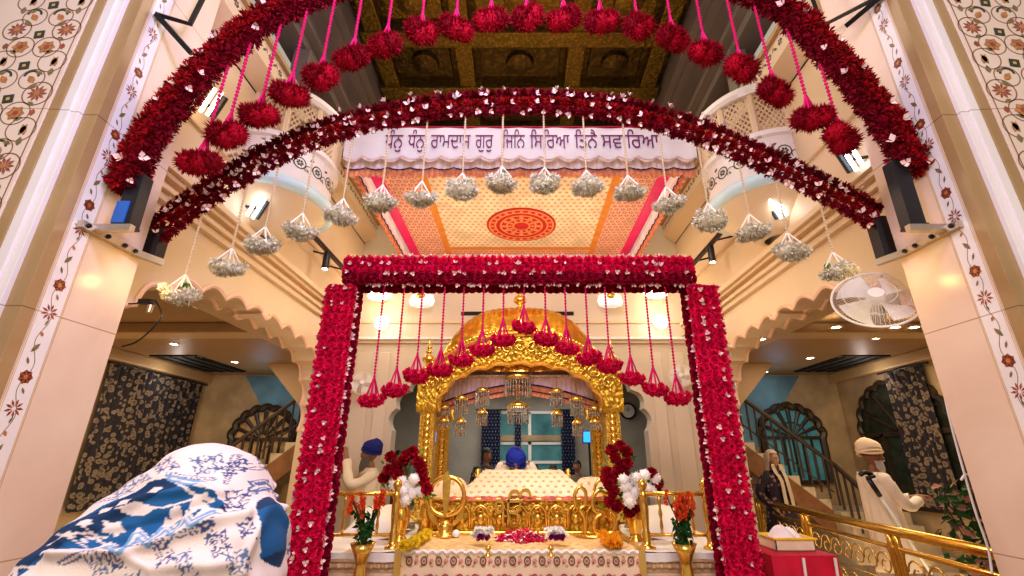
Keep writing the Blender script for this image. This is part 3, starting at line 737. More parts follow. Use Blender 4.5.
# ------------------------------------------------------------------ outer arch
px_out = [(124, 186), (142, 150), (168, 112), (200, 75), (238, 40), (292, 6)]
px_out_r = [(772, 2), (812, 36), (845, 72), (876, 110), (901, 145), (914, 172)]
L = [at(x, y, Y=2.37) for x, y in px_out]; Rr = [at(x, y, Y=2.37) for x, y in px_out_r]
mid = [Vector((-.95, 2.37, 4.98)), Vector((.12, 2.37, 5.17)), Vector((1.15, 2.37, 4.98))]
outer = catmull(L + mid + Rr, 14)
ga = thing('garland_arch', 'tall outer arch wrapped in thick deep red chrysanthemums between the two inlaid piers', 'garland', (0, 2.37, 3.0))
strand(outer, .055, 0, .054, PUFF, .062, 4, 'red_dark', ga, R=.042)
strand(outer, -.058, .01, .050, PUFF, .060, 4, 'red_deep2', ga, R=.040)
strand(outer, -.003, .045, .052, PUFF, .066, 3, 'red_dark', ga, R=.036)
blossoms(outer, [(-.115, -1), (.0, 0)], ga, .14, .45, .03, depth=.085)
for e, sx in ((outer[0], -1), (outer[-1], 1)):
    b = MB(); b.box(sx * 2.27 - .045, sx * 2.27 + .045, 2.33, 2.41, 2.85, e.z + .06, 0, .004, rot=(0, sx * .02, 0)); b.box(sx * 2.27 - .048, sx * 2.27 + .048, 2.325, 2.415, 2.845, 2.86)
    b.build('arch_post', M['black'], ga)
    b = MB(); b.box(sx * 2.27 - .052 * (1 if sx < 0 else -.2) , sx * 2.27 + (.02 if sx < 0 else .03), 2.322, 2.33, 2.86, 3.0) if sx < 0 else b.box(2.235, 2.30, 2.322, 2.33, 2.86, 2.9)
    if sx < 0: b.build('blue_painted_face', M['blue_paint'], ga)
# ------------------------------------------------------------------ inner arch
px_in = [(160, 232), (180, 216), (205, 198), (250, 169), (300, 144), (350, 127), (400, 115), (450, 108), (520, 104), (590, 107), (650, 119), (700, 134), (750, 155), (800, 179), (850, 205), (876, 221)]
inner = catmull([at(x, y, Y=2.76) for x, y in px_in], 10)
gi = thing('garland_arch', 'lower inner arch of wine red flower ropes and white buds before the lettered banner', 'garland', (0, 2.76, 2.95))
for o, mm in ((.080, 'red_deep2'), (0, 'red_dark'), (-.078, 'red_deep2')): strand(inner, o, .02, .040, PUFF, .060, 2, mm, gi, R=.012)
blossoms(inner, [(.10, 1), (.041, 0), (-.038, 0), (-.11, -1)], gi, .06, .42, .026, depth=.045)
for e, sx in ((inner[0], -1), (inner[-1], 1)):
    b = MB(); b.box(e.x - .045, e.x + .045, 2.72, 2.80, 2.83, e.z + .02, 0, .004); b.build('arch_post', M['black'], gi)
XI = {-1: inner[0].x, 1: inner[-1].x}
# ------------------------------------------------------------------ brackets on the piers
for sx, nm in ((-1, 'left'), (1, 'right')):
    X = lambda v: sx * v
    t = thing('wall_bracket', 'V-shaped angle iron bracket on the ' + nm + ' pier, holding both flower arches', 'bracket', (X(2.4), 2.3, 2.8))
    b = MB(); b.box(*sorted((X(2.18), X(2.417))), 2.30, 2.335, 2.80, 2.84); b.build('cross_arm', M['steel'], t)
    b = MB(); xi = abs(XI[sx]); b.add([], []); P = [(X(2.40), 2.24, 2.79), (X(2.40), 2.62, 2.79), (X(xi - .06), 2.78, 2.79)]
    for p, q in zip(P, P[1:]):
        d = (Vector(q) - Vector(p)).normalized(); n = Vector((-d.y, d.x, 0)) * .018
        b.prism([(Vector(p) + n)[:], (Vector(q) + n)[:], (Vector(q) - n)[:], (Vector(p) - n)[:]], (0, 0, .04))
    b.build('angle_bar', M['steel'], t)
    b = MB()
    for y in (2.27, 2.40, 2.52, 2.60): b.ell((X(2.378), y, 2.81), .014, 8, 6)
    b.build('bolt', M['black'], t)
    t = thing('steel_brace', 'black steel brace tying the outer flower arch to the ' + nm + ' pier', 'brace', (X(2.4), 2.25, 4.05))
    A = at(156, 14, X=-2.40) if sx < 0 else at(884, -6, X=2.40)
    e1 = at(192, 54, Y=2.4) if sx < 0 else at(846, 26, Y=2.4); e2 = at(190, 24, Y=2.38) if sx < 0 else at(822, 26, Y=2.6); e3 = at(205, -6, Y=2.44) if sx < 0 else at(806, -20, Y=2.6)
    b = MB(); b.tube([A, e1], .022, 4); b.build('strut', M['black'], t)
    b = MB(); b.tube([A, e2, e3], .018, 4); b.build('strut', M['black'], t)

# ------------------------------------------------------------------ hanging pompoms
def pom_meshes(kind):
    """three variants of one hanging flower ball, centred on its own origin"""
    out = []
    for v in range(3):
        rr = random.Random(v + 31); b = MB()
        if kind == 'red':
            L_ = [((-.058, 0, -.012), .094), ((.062, .0, -.03 + .04 * (v % 2)), .092), ((0, .0, -.03), .10)] if v != 1 else [((-.04, 0, -.01), .105), ((.055, .0, .01), .098), ((0, 0, -.04), .09)]
            for c, r_ in L_:
                b.scatter(FUZZ[v % 3], [orient(c, (rr.uniform(-1, 1), -1, rr.uniform(-.8, .2)), r_), orient(c, (rr.uniform(-1, 1), 1, -.5), r_)]); b.ell(c, (r_ * .72,) * 3, 12, 8)
            m = 'red_pom'
        elif kind == 'white':
            for k in range(34):
                a = 2.39996 * k; q = math.sqrt((k + .5) / 34); c = Vector((.092 * q * math.cos(a), .075 * q * math.sin(a), rr.uniform(-.022, .012) - .035 * (1 - q * q)))
                b.scatter(FLUFF[k % 3], [orient(c, c * 3 + Vector((0, -.05, rr.uniform(-.16, .06))), .034)])
            b.ell((0, 0, -.02), (.09, .075, .03), 12, 8)
            m = 'grey_petal'
        else:
            n = 9
            for k in range(n):
                a = 2 * PI * k / n; c = Vector((.072 * math.cos(a), .06 * math.sin(a), .008 * math.sin(k * 2.2 + v)))
                b.scatter(ROSES[(k + v) % 4], [orient(c, c + Vector((0, 0, -.0)), .034), orient(c * .8 + Vector((0, 0, -.02)), c + Vector((0, 0, -.06)), .034)])
            for k in range(4): a = k * PI / 2 + .5; c = Vector((.03 * math.cos(a), .03 * math.sin(a), -.03)); b.scatter(ROSES[k], [orient(c, (0, 0, -1), .036)])
            m = 'red_rose'
        o = b.build('flower_ball', M[m], None); me = o.data; bpy.data.objects.remove(o); out.append(me)
    return out
def beads(b, z0, z1, r, n=6, twist=.0):
    k = max(3, int((z1 - z0) / (r * 2.3)))
    b.lathe([(v, z) for i in range(k) for v, z in ((r * .3, z0 + (z1 - z0) * i / k), (r, z0 + (z1 - z0) * (i + .5) / k))] + [(r * .4, z1)], (0, 0, 0), n)
def pompom(kind, meshes, i, p, length, label, group, tass, scale=1.):
    t = thing('flower_pompom', label, 'flower pompom', p, random.uniform(-.45, .45) + (PI if random.random() < .5 else 0), group)
    o = bpy.data.objects.new('flower_ball', meshes[i % 3]); COL.objects.link(o); o.parent = t; o.scale = [scale] * 3; o.rotation_euler = (random.uniform(-.2, .2), random.uniform(-.2, .2), 0)
    b = MB(); th, tw, br, ms = tass
    nst = 7 if kind != 'white' else 5
    for k in range(nst):
        a = 2 * PI * k / nst; b.tube([(tw * math.cos(a), tw * math.sin(a), .015), (tw * .45 * math.cos(a), tw * .45 * math.sin(a), th * .6), (0, 0, th)], br * .5, 4)
    b.build('ribbon_tassel', M[ms], t, local=True)
    b = MB(); beads(b, th - .01, length, br); b.build('hanging_string', M[ms if kind != 'white' else 'cream_string'], t, local=True)
    if kind == 'white' and i % 4 in (0, 3):
        b = MB(); b.scatter(MUMS[1], [orient((.03, -.03, .03), (.3, -1, .6), .03)]); b.build('green_bud', M['leaf'], t, local=True)
    return t
ordn = ['first', 'second', 'third', 'fourth', 'fifth', 'sixth', 'seventh', 'eighth', 'ninth', 'tenth', 'eleventh', 'twelfth']
def from_side(i, n, what, tail):
    h = (n - 1) / 2
    if n % 2 and i == n // 2: return f'middle {what} {tail}'
    if i < h: return f'{what}, {(ordn[i] + " from left") if i else "leftmost"}, {tail}'
    j = n - 1 - i; return f'{what}, {(ordn[j] + " from right") if j else "rightmost"}, {tail}'
def curve_z(P, x):
    best = None
    for a, b in zip(P, P[1:]):
        if (a.x - x) * (b.x - x) <= 0 and a.x != b.x:
            t = (x - a.x) / (b.x - a.x); z = a.z + (b.z - a.z) * t; best = z if best is None else max(best, z)
    return best if best is not None else P[0].z
REDS = [(201, 160), (226, 134), (259, 113), (289, 92), (320, 76), (352, 56), (386, 43), (421, 31), (456, 26), (491, 18), (527, 17), (564, 17), (601, 20), (638, 26), (673, 36), (706, 51), (742, 68), (775, 90), (811, 116), (842, 138)]
rm = pom_meshes('red')
for i, (x, y) in enumerate(REDS):
    p = at(x, y, Y=2.37); z = curve_z(outer, p.x)
    pompom('red', rm, i, p, max(.2, z - .07 - p.z), from_side(i, len(REDS), 'large crimson flower ball', 'hanging below the outer arch'), 'crimson flower balls below the outer arch', (.18, .035, .013, 'pink_thread'), .93)
WH = [(181, 292), (228, 265), (262, 243), (300, 229), (341, 214), (381, 200), (421, 196), (462, 188), (502, 181), (545, 182), (587, 185), (629, 190), (668, 202), (710, 219), (752, 230), (791, 249), (837, 269)]
wm = pom_meshes('white')
for i, (x, y) in enumerate(WH):
    p = at(x, y, Y=2.76); z = curve_z(inner, p.x)
    pompom('white', wm, i, p, max(.15, z - .06 - p.z), from_side(i, len(WH), 'off-white flower cluster', 'hanging below the inner arch'), 'off-white flower clusters below the inner arch', (.12, .07, .010, 'blossom_warm'), 1.08)

# ------------------------------------------------------------------ square flower frame
gf = thing('flower_gate', 'square gate of bright red rose ropes with white buds before the golden shrine', 'garland', (0, 3.6, 0))
def rose_bar(A, B, cols, rows, sp, r, mats_, depth, out, blend=True, nm='garland_strand'):
    A = Vector(A); B = Vector(B); d = (B - A); Ln = d.length; d.normalize(); out = Vector(out)
    for c in range(cols):
        b = MB(); off = (c - (cols - 1) / 2) * sp; n = int(Ln / (r * 1.55))
        for i in range(n + 1):
            p = A + d * (Ln * i / n) + out * off + Vector((0, -1, 0)) * depth
            for k in range(rows):
                a = -PI / 2 + PI * (k + .5) / rows; nn = Vector((0, -1, 0)) * math.cos(a) + out * math.sin(a) + d * random.uniform(-.3, .3)
                b.scatter(random.choice(ROSES), [orient(p + nn * .03, nn, r * random.uniform(1.05, 1.3))])
            if i % 2 == 0:
                b.scatter(random.choice(ROSES), [orient(p + Vector((0, .04, 0)), (0, 1, 0), r * 1.2)])
        b.tube([A + out * off + Vector((0, -depth, 0)), B + out * off + Vector((0, -depth, 0))], .03, 6)
        b.build(nm, M[mats_[c]], gf)
ZB = 3.07
for sx in (-1, 1):
    xc = -1.455 if sx < 0 else 1.485
    rose_bar((xc, 3.6, .60), (xc, 3.6, 2.90), 3, 3, .070, .038, ['red_rose', 'red_rose', 'red_rose'], .06, (1, 0, 0))
    rose_bar((xc - sx * .06, 3.72, .60), (xc - sx * .06, 3.72, ZB - .1), 1, 4, .06, .038, ['red_rose_dk'], 0, (1, 0, 0))
rose_bar((-1.42, 3.6, ZB), (1.40, 3.6, ZB), 3, 3, .068, .038, ['red_rose_dk', 'red_rose', 'red_rose'], .06, (0, 0, 1))
rose_bar((-1.36, 3.74, ZB - .07), (1.38, 3.74, ZB - .07), 1, 4, .06, .036, ['red_rose_dk'], 0, (0, 0, 1))
for A, B in (((-1.455, 3.6, .6), (-1.455, 3.6, 2.92)), ((1.485, 3.6, 2.92), (1.485, 3.6, .6)), ((-1.43, 3.6, ZB), (1.41, 3.6, ZB))):
    P = resample([Vector(A).lerp(Vector(B), i / 30) for i in range(31)], .02)
    vert = abs(A[0] - B[0]) < .1
    b = MB()
    for i, p in enumerate(P):
        s = Vector((1, 0, 0)) if vert else Vector((0, 0, 1))
        for o, pr in ((-.118, .42), (-.036, .14), (.036, .14), (.118, .42)):
            if random.random() < pr:
                c = p + s * (o + random.uniform(-.01, .01)) + Vector((0, -.115 + (.055 if abs(o) > .1 else 0), 0)); nrm = s * (o * 9) + Vector((0, -.8, random.uniform(-.4, .4)))
                b.scatter(BLOSSOM, [orient(c, nrm, .023 * random.uniform(.8, 1.3))])
    b.build('white_blossom', M['blossom'], gf, kind='stuff')
SM = [(372, 399), (395, 389), (416, 375), (440, 369), (461, 359), (482, 349), (503, 339), (524, 326), (546, 338), (567, 347), (589, 357), (610, 365), (632, 377), (655, 388), (678, 397)]
sm = pom_meshes('small')
for i, (x, y) in enumerate(SM):
    p = at(x, y, Y=3.6); pompom('small', sm, i, p, ZB - .12 - p.z, from_side(i, len(SM), 'small red rose cluster', 'hanging below the square rose gate'), 'red rose clusters hanging in a V below the rose gate', (.17, .05, .011, 'pink_thread'), 1.12)
# ================================================================== cloth canopy under the ceiling
def srgb(r, g, b):
    f = lambda c: (c / 255 / 12.92) if c / 255 <= .04045 else ((c / 255 + .055) / 1.055) ** 2.4
    return (f(r), f(g), f(b))
M['cloth_field'] = dots_mat('pale gold brocade', (.88, .74, .54), (.72, .36, .18), (.085, .085), .24, var=.14)
M['cloth_border'] = dots_mat('orange pink brocade border', (.86, .52, .40), (.60, .12, .10), (.085, .085), .33, dot2=(.9, .62, .3))
M['cloth_orange'] = mat('orange band', (.78, .30, .05), .7, var=.1)
M['cloth_pink'] = mat('hot pink silk', (.86, .01, .20), .5, var=.08)
M['medallion'] = mat('red medallion', (.58, .02, .02), .7, var=.1)
M['medallion2'] = mat('orange medallion', (.85, .30, .12), .7, var=.1)
M['valance_pink'] = mat('blush satin', (.94, .80, .82), .5, var=.15, scale=5)
M['valance_peach'] = mat('peach satin', (.88, .34, .18), .5, var=.3, scale=14)
M['navy'] = mat('navy trim', (.02, .02, .10), .6)
M['hem'] = mat('rose white satin', (.92, .66, .60), .5, var=.2, scale=20)
M['banner'] = mat('white banner satin', (.80, .76, .82), .5, var=.06, scale=3)
M['purple'] = mat('purple lettering', (.17, .012, .13), .5)
cn = thing('ceiling_canopy', 'pale orange brocade canopy cloth with round red medallion stretched above the shrine', 'canopy', (0, 6.0, 4.8))
Z = 4.8; y0, y1, w = 4.45, 7.0, 1.78
def sheet(name, m, x0, x1, ya, yb, z):
    b = MB(); b.box(x0, x1, ya, yb, z, z + .012); return b.build(name, M[m], cn)
sheet('cloth_field', 'cloth_field', -1.12, 1.12, 4.75, 6.72, Z)
for sx in (-1, 1):
    sheet('inner_band', 'cloth_orange', *sorted((sx * 1.12, sx * 1.22)), y0, y1, Z - .001)
    sheet('border', 'cloth_border', *sorted((sx * 1.22, sx * 1.66)), y0, y1, Z)
    b = MB(); b.box(*sorted((sx * 1.66, sx * 1.80)), y0, y1, Z - .012, Z); b.build('pink_edging', M['cloth_pink'], cn)
sheet('inner_band', 'cloth_orange', -1.12, 1.12, 6.72, 6.82, Z - .001); sheet('border', 'cloth_border', -1.12, 1.12, 6.82, y1, Z)
sheet('inner_band', 'cloth_orange', -1.12, 1.12, 4.62, 4.75, Z - .001); sheet('border', 'cloth_border', -1.12, 1.12, y0, 4.62, Z)
b = MB(); b.lathe([(0, 0), (.50, 0), (.50, .012), (0, .012)], (.02, 5.98, Z - .014), 48, 0)
for r in (.46, .38, .30, .21, .12): b.lathe([(r - .014, 0), (r + .014, 0)], (.02, 5.98, Z - .017), 48, 1, cap=False)
for k in range(24): 
    a = 2 * PI * k / 24; r = .42; b.lathe([(0, 0), (.026, 0)], (.02 + r * math.cos(a), 5.98 + r * math.sin(a), Z - .019), 8, 1, cap=False)
for k in range(12):
    a = 2 * PI * k / 12; 
    for r, q in ((.255, .035), (.165, .028)): b.lathe([(0, 0), (q, 0)], (.02 + r * math.cos(a), 5.98 + r * math.sin(a), Z - .019), 8, 1, cap=False)
b.build('medallion', [M['medallion'], M['medallion2']], cn)
def ruffle(name, m, A, B, z1, z0, wave, amp, scal, n, root, thick=0, nrm=(0, -1, 0)):
    """pleated hanging cloth between plan points A and B with a scalloped hem"""
    A = Vector(A); B = Vector(B); L = (B - A).length; nv = Vector(nrm)
    def fn(u, v):
        s = u * L; p = A.lerp(B, u) + nv * (amp * math.sin(s * 2 * PI / wave) * (.35 + .65 * v))
        hem = z0 - scal * abs(math.sin(PI * s * n / L)); return (p.x, p.y, z1 + (hem - z1) * v)
    b = MB(); b.grid(fn, int(L / wave * 7), 5); return b.build(name, M[m], root, smooth=True)
# front: pink folds, navy line, peach frill
for nm, A, B, nr, zz in (('front_valance', (-1.98, 4.42, 0), (1.98, 4.42, 0), (0, -1, 0), 0), ('side_valance', (-1.86, 4.42, 0), (-1.86, 7.0, 0), (1, 0, 0), .02), ('side_valance', (1.86, 4.42, 0), (1.86, 7.0, 0), (-1, 0, 0), .02)):
    v = ruffle(nm, 'valance_pink', A, B, 4.98, 4.675 - zz, .085, .014, .03, 16, cn, nrm=nr)
    off = Vector(nr) * .004
    v2 = ruffle('peach_frill', 'valance_peach', Vector(A) + off, Vector(B) + off, 4.68 - zz, 4.59 - zz, .06, .016, .03, 22, cn, nrm=nr)
    n = 16; Lv = (Vector(B) - Vector(A)).length; b = MB()
    P = [Vector(A).lerp(Vector(B), k / 160) + Vector(nr) * .022 + Vector((0, 0, 4.68 - zz - .028 * abs(math.sin(PI * k * n / 160)))) for k in range(161)]
    b.tube(P, .008, 4); b.build('navy_trim', M['navy'], v)
# ------------------------------------------------------------------ banner with the painted line of Gurmukhi
bn = thing('banner', 'long white banner with purple Gurmukhi lettering hung across the hall', 'banner', (0, 4.3, 4.9))
def bfn(u, v):
    x = -1.97 + 3.94 * u; top = 5.15; bot = 4.77 - .05 * abs(math.sin(PI * 18 * u)); return (x, 4.30 + .006 * math.sin(u * 60), top + (bot - top) * v)
b = MB(); b.grid(bfn, 220, 4); bcl = b.build('cloth', M['banner'], bn, smooth=True)
def bfn2(u, v):
    x = -1.97 + 3.94 * u; top = 4.82; bot = 4.76 - .055 * abs(math.sin(PI * 18 * u + .2)); return (x, 4.308 + .006 * math.sin(u * 60), top + (bot - .012 - top) * v)
b = MB(); b.grid(bfn2, 220, 2); b.build('scalloped_hem', M['hem'], bcl, smooth=True)
b = MB(); b.tube([(-1.98, 4.3, 5.155), (1.98, 4.3, 5.155)], .012, 6); b.build('hanging_rod', M['red_rose_dk'], bn)
WORDS = [("ਧੰਨੁ", 368, 402), ("ਧੰਨੁ", 407, 424), ("ਰਾਮਦਾਸ", 430, 470), ("ਗੁਰੁ", 475, 493), ("ਿਜਿਨ", 502, 525), ("ਿਸਿਰਆ", 530, 570), ("ਿਤਨੈ", 575, 598), ("ਸਵਾਿਰਆ", 602, 660)]
b = MB()
for k, (wd, x0, x1) in enumerate(WORDS):
    V, F = glyph_mesh(wd, .012)
    if k == 0: x0 = 384
    a = at(x0, 148, Y=4.28).x; c = at(x1, 148, Y=4.28).x; mn, mx = V[:, 0].min(), V[:, 0].max()
    sx = (c - a) / (mx - mn); sz = .285
    W = np.stack([a + (V[:, 0] - mn) * sx, 4.286 + V[:, 2], 4.86 + V[:, 1] * sz], 1); b.add(W, F)
b.build('lettering', M['purple'], bcl)
# ================================================================== golden shrine canopy (palki)
pk = thing('shrine_canopy', 'carved golden canopy on four pillars with fluted dome, over the throne', 'shrine', (0, 6.1, .97))
ZP = .97
def gpart(mb, name, m, smooth=False, parent=None): return mb.build(name, M[m] if isinstance(m, str) else m, parent or pk, smooth=smooth)
PX = 1.07
for x in (-PX, PX):
    for y, w_ in ((5.6, .085), (6.75, .085)):
        b = MB(); b.box(x - w_, x + w_, y - w_, y + w_, ZP, 2.52, 0, .012)
        b.box(x - w_ - .03, x + w_ + .03, y - w_ - .03, y + w_ + .03, ZP, ZP + .12, 0, .015); b.box(x - w_ - .02, x + w_ + .02, y - w_ - .02, y + w_ + .02, 2.42, 2.52, 0, .015)
        for s in (-1, 1): b.tube([(x + s * w_ * .55, y - w_ - .004, 1.1), (x + s * w_ * .55, y - w_ - .004, 2.4)], .012, 6)
        pil = gpart(b, 'pillar', 'gold_fine'); b = MB(); k = 0; z = 1.15
        while z < 2.38:                                            # carved studs up the face
            b.ell((x, y - w_ - .002, z), (w_ * .42, .014, .038), 8, 6); z += .07
        gpart(b, 'carved_studs', 'gold', True, pil)
# front arch: dense relief band
def ztop(x): a = abs(x) / 1.2; return 2.50 + .54 * (1 - a ** 2.1) + .0
inn = cusped(-.93, .93, 2.12, .53, 9, .035, 8, 2.2)
def zin(x):
    best = 2.12
    for (a, za), (c, zc) in zip(inn, inn[1:]):
        if (a - x) * (c - x) <= 0 and abs(a - c) > 1e-6: best = max(best, za + (zc - za) * (x - a) / (c - a))
    return best
def relief(x, z):
    h = .018 * math.sin(x * 38 + 5 * math.sin(z * 30)) * math.sin(z * 42 + 4 * math.sin(x * 21)); return h + random.uniform(-.003, .003)
for yy, nm in ((5.50, 'front_arch'), (6.70, 'rear_arch')):
    b = MB()
    def fn(u, v):
        x = -1.2 + 2.4 * u; lo = zin(x) if abs(x) < .93 else 2.12 + .0; hi = ztop(x) if abs(x) < 1.17 else 2.5; z = lo + (max(hi, lo + .05) - lo) * v
        e = min(v, 1 - v) * 8; return (x, yy - relief(x, z) * min(1, e) - .03 * min(1, e), z)
    b.grid(fn, 230, 26); 
    b.strip([(-1.2 + 2.4 * i / 100, yy + .01, (zin(-1.2 + 2.4 * i / 100) if abs(-1.2 + 2.4 * i / 100) < .93 else 2.12)) for i in range(101)], [(-1.2 + 2.4 * i / 100, yy + .01, max(ztop(-1.2 + 2.4 * i / 100), 2.5)) for i in range(101)], (0, .06, 0))
    gpart(b, nm, 'gold_carved', smooth=True)
    b = MB(); b.tube([(u, yy - .03, z) for u, z in inn], .022, 6); gpart(b, 'arch_moulding', 'gold')
    b = MB(); b.tube([(-1.2 + 2.4 * i / 60, yy - .035, ztop(-1.2 + 2.4 * i / 60) if i not in (0, 60) else 2.5) for i in range(61)], .028, 8); gpart(b, 'arch_moulding', 'gold')
    b = MB()
    for i in range(2, 59):
        x = -1.2 + 2.4 * i / 60; b.ell((x, yy - .05, ztop(x) + .045), (.022, .022, .026), 8, 6)
    gpart(b, 'bead_row', 'gold', True)
# raised scrolls on the front arch
b = MB()
for i in range(-7, 8):
    x = i * .148; zc = (zin(x) if abs(x) < .93 else 2.2) * .45 + ztop(x) * .55; s = 1 if i % 2 else -1; P = []
    for k in range(22):
        a = k / 21 * 3.6 * PI / 2 * 1.4; r = .085 * (1 - k / 26); P.append((x + s * r * math.cos(a), 5.445, zc + r * math.sin(a)))
    b.tube(P, [.014 * (1 - k / 30) for k in range(22)], 5)
    b.ell((x, 5.44, zc), (.022, .016, .022), 8, 6)
    for q in range(3):
        a = q * 2.1 + i; b.ell((x + .1 * math.cos(a), 5.45, zc + .09 * math.sin(a)), (.028, .012, .016), 8, 5, R=Euler((0, a, 0)).to_matrix())
gpart(b, 'scroll_relief', 'gold', True)
# side walls of the canopy and its curved fluted dome
for x in (-1.12, 1.12):
    b = MB(); b.box(x - .04, x + .04, 5.55, 6.8, 2.3, 2.56, 0, .02); gpart(b, 'side_beam', 'gold_carved')
b = MB()
def dome(u, v):
    x = -1.05 + 2.1 * u; a = min(1, abs(x) / 1.05); top = 2.62 + .92 * (1 - a ** 3.0) ** .7
    y = 5.58 + 1.2 * v; t = abs(2 * v - 1); z = 2.6 + (top - 2.6) * (1 - t ** 3.4) ** .5 + .012 * abs(math.sin(u * PI * 26)) * (1 - t ** 4)
    return (x, y, z)
b.grid(dome, 156, 30); gpart(b, 'dome', gold_mat('smooth dome gold', (1., .60, .10), .2, .25, 12, .6), True)
def finial(x, y, z, s, parent=pk):
    b = MB(); pr = [(.0, -.02), (.10, -.02), (.11, .02), (.06, .05), (.035, .09), (.05, .12), (.11, .16), (.12, .21), (.09, .26), (.035, .29), (.03, .31), (.065, .33), (.065, .35), (.03, .38), (.028, .40), (.05, .42), (.045, .45), (.02, .48), (.012, .56), (0, .66)]
    b.lathe([(r * s, q * s) for r, q in pr], (x, y, z), 20); return gpart(b, 'finial', 'gold', True)
for x in (-1.11, 1.11):
    for y in (5.56, 6.75): finial(x, y, 2.62, .62)
finial(0, 6.0, 3.50, .75)
b = MB(); b.box(-.06, .06, 5.45, 5.6, 3.0, 3.1, 0, .01); b.lathe([(0, 0), (.08, .0), (.1, .08), (.05, .2), (0, .32)], (0, 5.52, 3.08), 16); gpart(b, 'crest', 'gold', True)
# inner cloth hangings of the shrine
def hang(yc, ztopf, zbotf, name, m, amp=.014, wave=.055, xw=.95):
    b = MB()
    def fn(u, v):
        x = -xw + 2 * xw * u; zt = ztopf(x); zb = min(zbotf(x), zt); return (x, yc - amp * math.sin(x * 2 * PI / wave) * (.3 + .7 * v), zt + (zb - zt) * v)
    b.grid(fn, 240, 4); return gpart(b, name, m, True)
hl = lambda x: 2.48 - .22 * (abs(x) / .95) ** 1.6
hang(5.80, lambda x: max(zin(x), 2.3) + .06, lambda x: hl(x), 'inner_drape', mat('lilac satin', (.84, .68, .74), .5, var=.12))
hang(5.79, lambda x: hl(x), lambda x: hl(x) - .075, 'peach_frill', 'valance_peach')
hang(5.78, lambda x: hl(x) - .08, lambda x: hl(x) - .135, 'peach_frill', 'valance_peach')
b = MB(); b.tube([(-.95 + 1.9 * i / 60, 5.765, hl(-.95 + 1.9 * i / 60)) for i in range(61)], .009, 4); gpart(b, 'navy_trim', 'navy')
b = MB(); b.tube([(-.95 + 1.9 * i / 60, 5.765, hl(-.95 + 1.9 * i / 60) - .08) for i in range(61)], .006, 4); gpart(b, 'navy_trim', 'navy')
b = MB(); b.box(-1.0, 1.0, 5.7, 6.72, 2.56, 2.58); gpart(b, 'inner_ceiling', 'cloth_field')
# ------------------------------------------------------------------ crystal pendants
M['crystal'] = mat('crystal beads', (.50, .46, .40), .12, .55, isl=.5)
def pendant(x, y, ztop, zd1, zd0, zb1, zb0, r, label, main=False):
    t = thing('crystal_pendant', label, 'pendant lamp', (x, y, ztop), group='crystal pendants under the shrine canopy')
    b = MB(); b.tube([(x, y, zb1), (x, y, ztop)], .005, 6); b.build('chain', M['gold'], t)
    b = MB(); b.lathe([(r * 1.05, zd1), (r * 1.1, zd1 + .02), (r * .8, zd1 + .045), (r * .25, zd1 + .06), (0, zd1 + .06)], (x, y, 0), 18); b.build('gold_cap', M['gold'], t, smooth=True)
    def drum(z1, z0, rr):
        q = MB(); n = 26 if main else 15; k = max(3, int((z1 - z0) / .018))
        for j in range(n):
            a = 2 * PI * j / n
            for i in range(k): q.ell((x + rr * math.cos(a), y + rr * math.sin(a), z1 - (z1 - z0) * (i + .5) / k), (.0075, .0075, .0115), 5, 4)
        for zz in (z1, (z0 + z1) / 2): q.tube([(x + rr * math.cos(a), y + rr * math.sin(a), zz) for a in [2 * PI * i / 20 for i in range(20)]], .004, 4, closed=True)
        return q
    drum(zd1, zd0, r).build('crystal_drum', M['crystal'], t)
    b = MB(); b.lathe([(r * .85, zb1 - .055), (r * .9, zb1 - .045), (r * .55, zb1 - .015), (r * .12, zb1 + .02), (0, zb1 + .03)], (x, y, 0), 16); b.build('gold_bell', M['gold'], t, smooth=True)
    drum(zb1 - .055, zb0, r * .78).build('crystal_drop', M['crystal'], t)
    return t
def pz(px, py, Y): return at(px, py, Y=Y).z
PD = [(444, 400, 409, 417, 417, 428, 5.70), (461, 396, 400, 415, 418, 436, 5.68), (482, 388, 392, 406, 409, 426, 5.66), (557, 389, 393, 406, 410, 427, 5.66), (577, 397, 401, 416, 419, 436, 5.68), (595, 400, 410, 417, 418, 430, 5.70)]
PN = ['crystal pendant beside the left shrine pillar', 'second crystal pendant from the left shrine pillar', 'crystal pendant just left of the large central one', 'crystal pendant just right of the large central one', 'second crystal pendant from the right shrine pillar', 'crystal pendant beside the right shrine pillar']
for (px, a_, b1, b0, c1, c0, Y), nm in zip(PD, PN):
    x = at(px, 410, Y=Y).x; pendant(x, Y, 2.56, pz(px, b1, Y), pz(px, b0, Y), pz(px, c1, Y) - .0, pz(px, c0, Y), .078, nm)
Y = 5.64; x = at(518, 390, Y=Y).x
pendant(x, Y, 2.64, pz(518, 379, Y), pz(518, 397, Y), pz(518, 402, Y), pz(518, 424, Y), .155, 'large central crystal pendant with gold rim under the shrine arch', True)
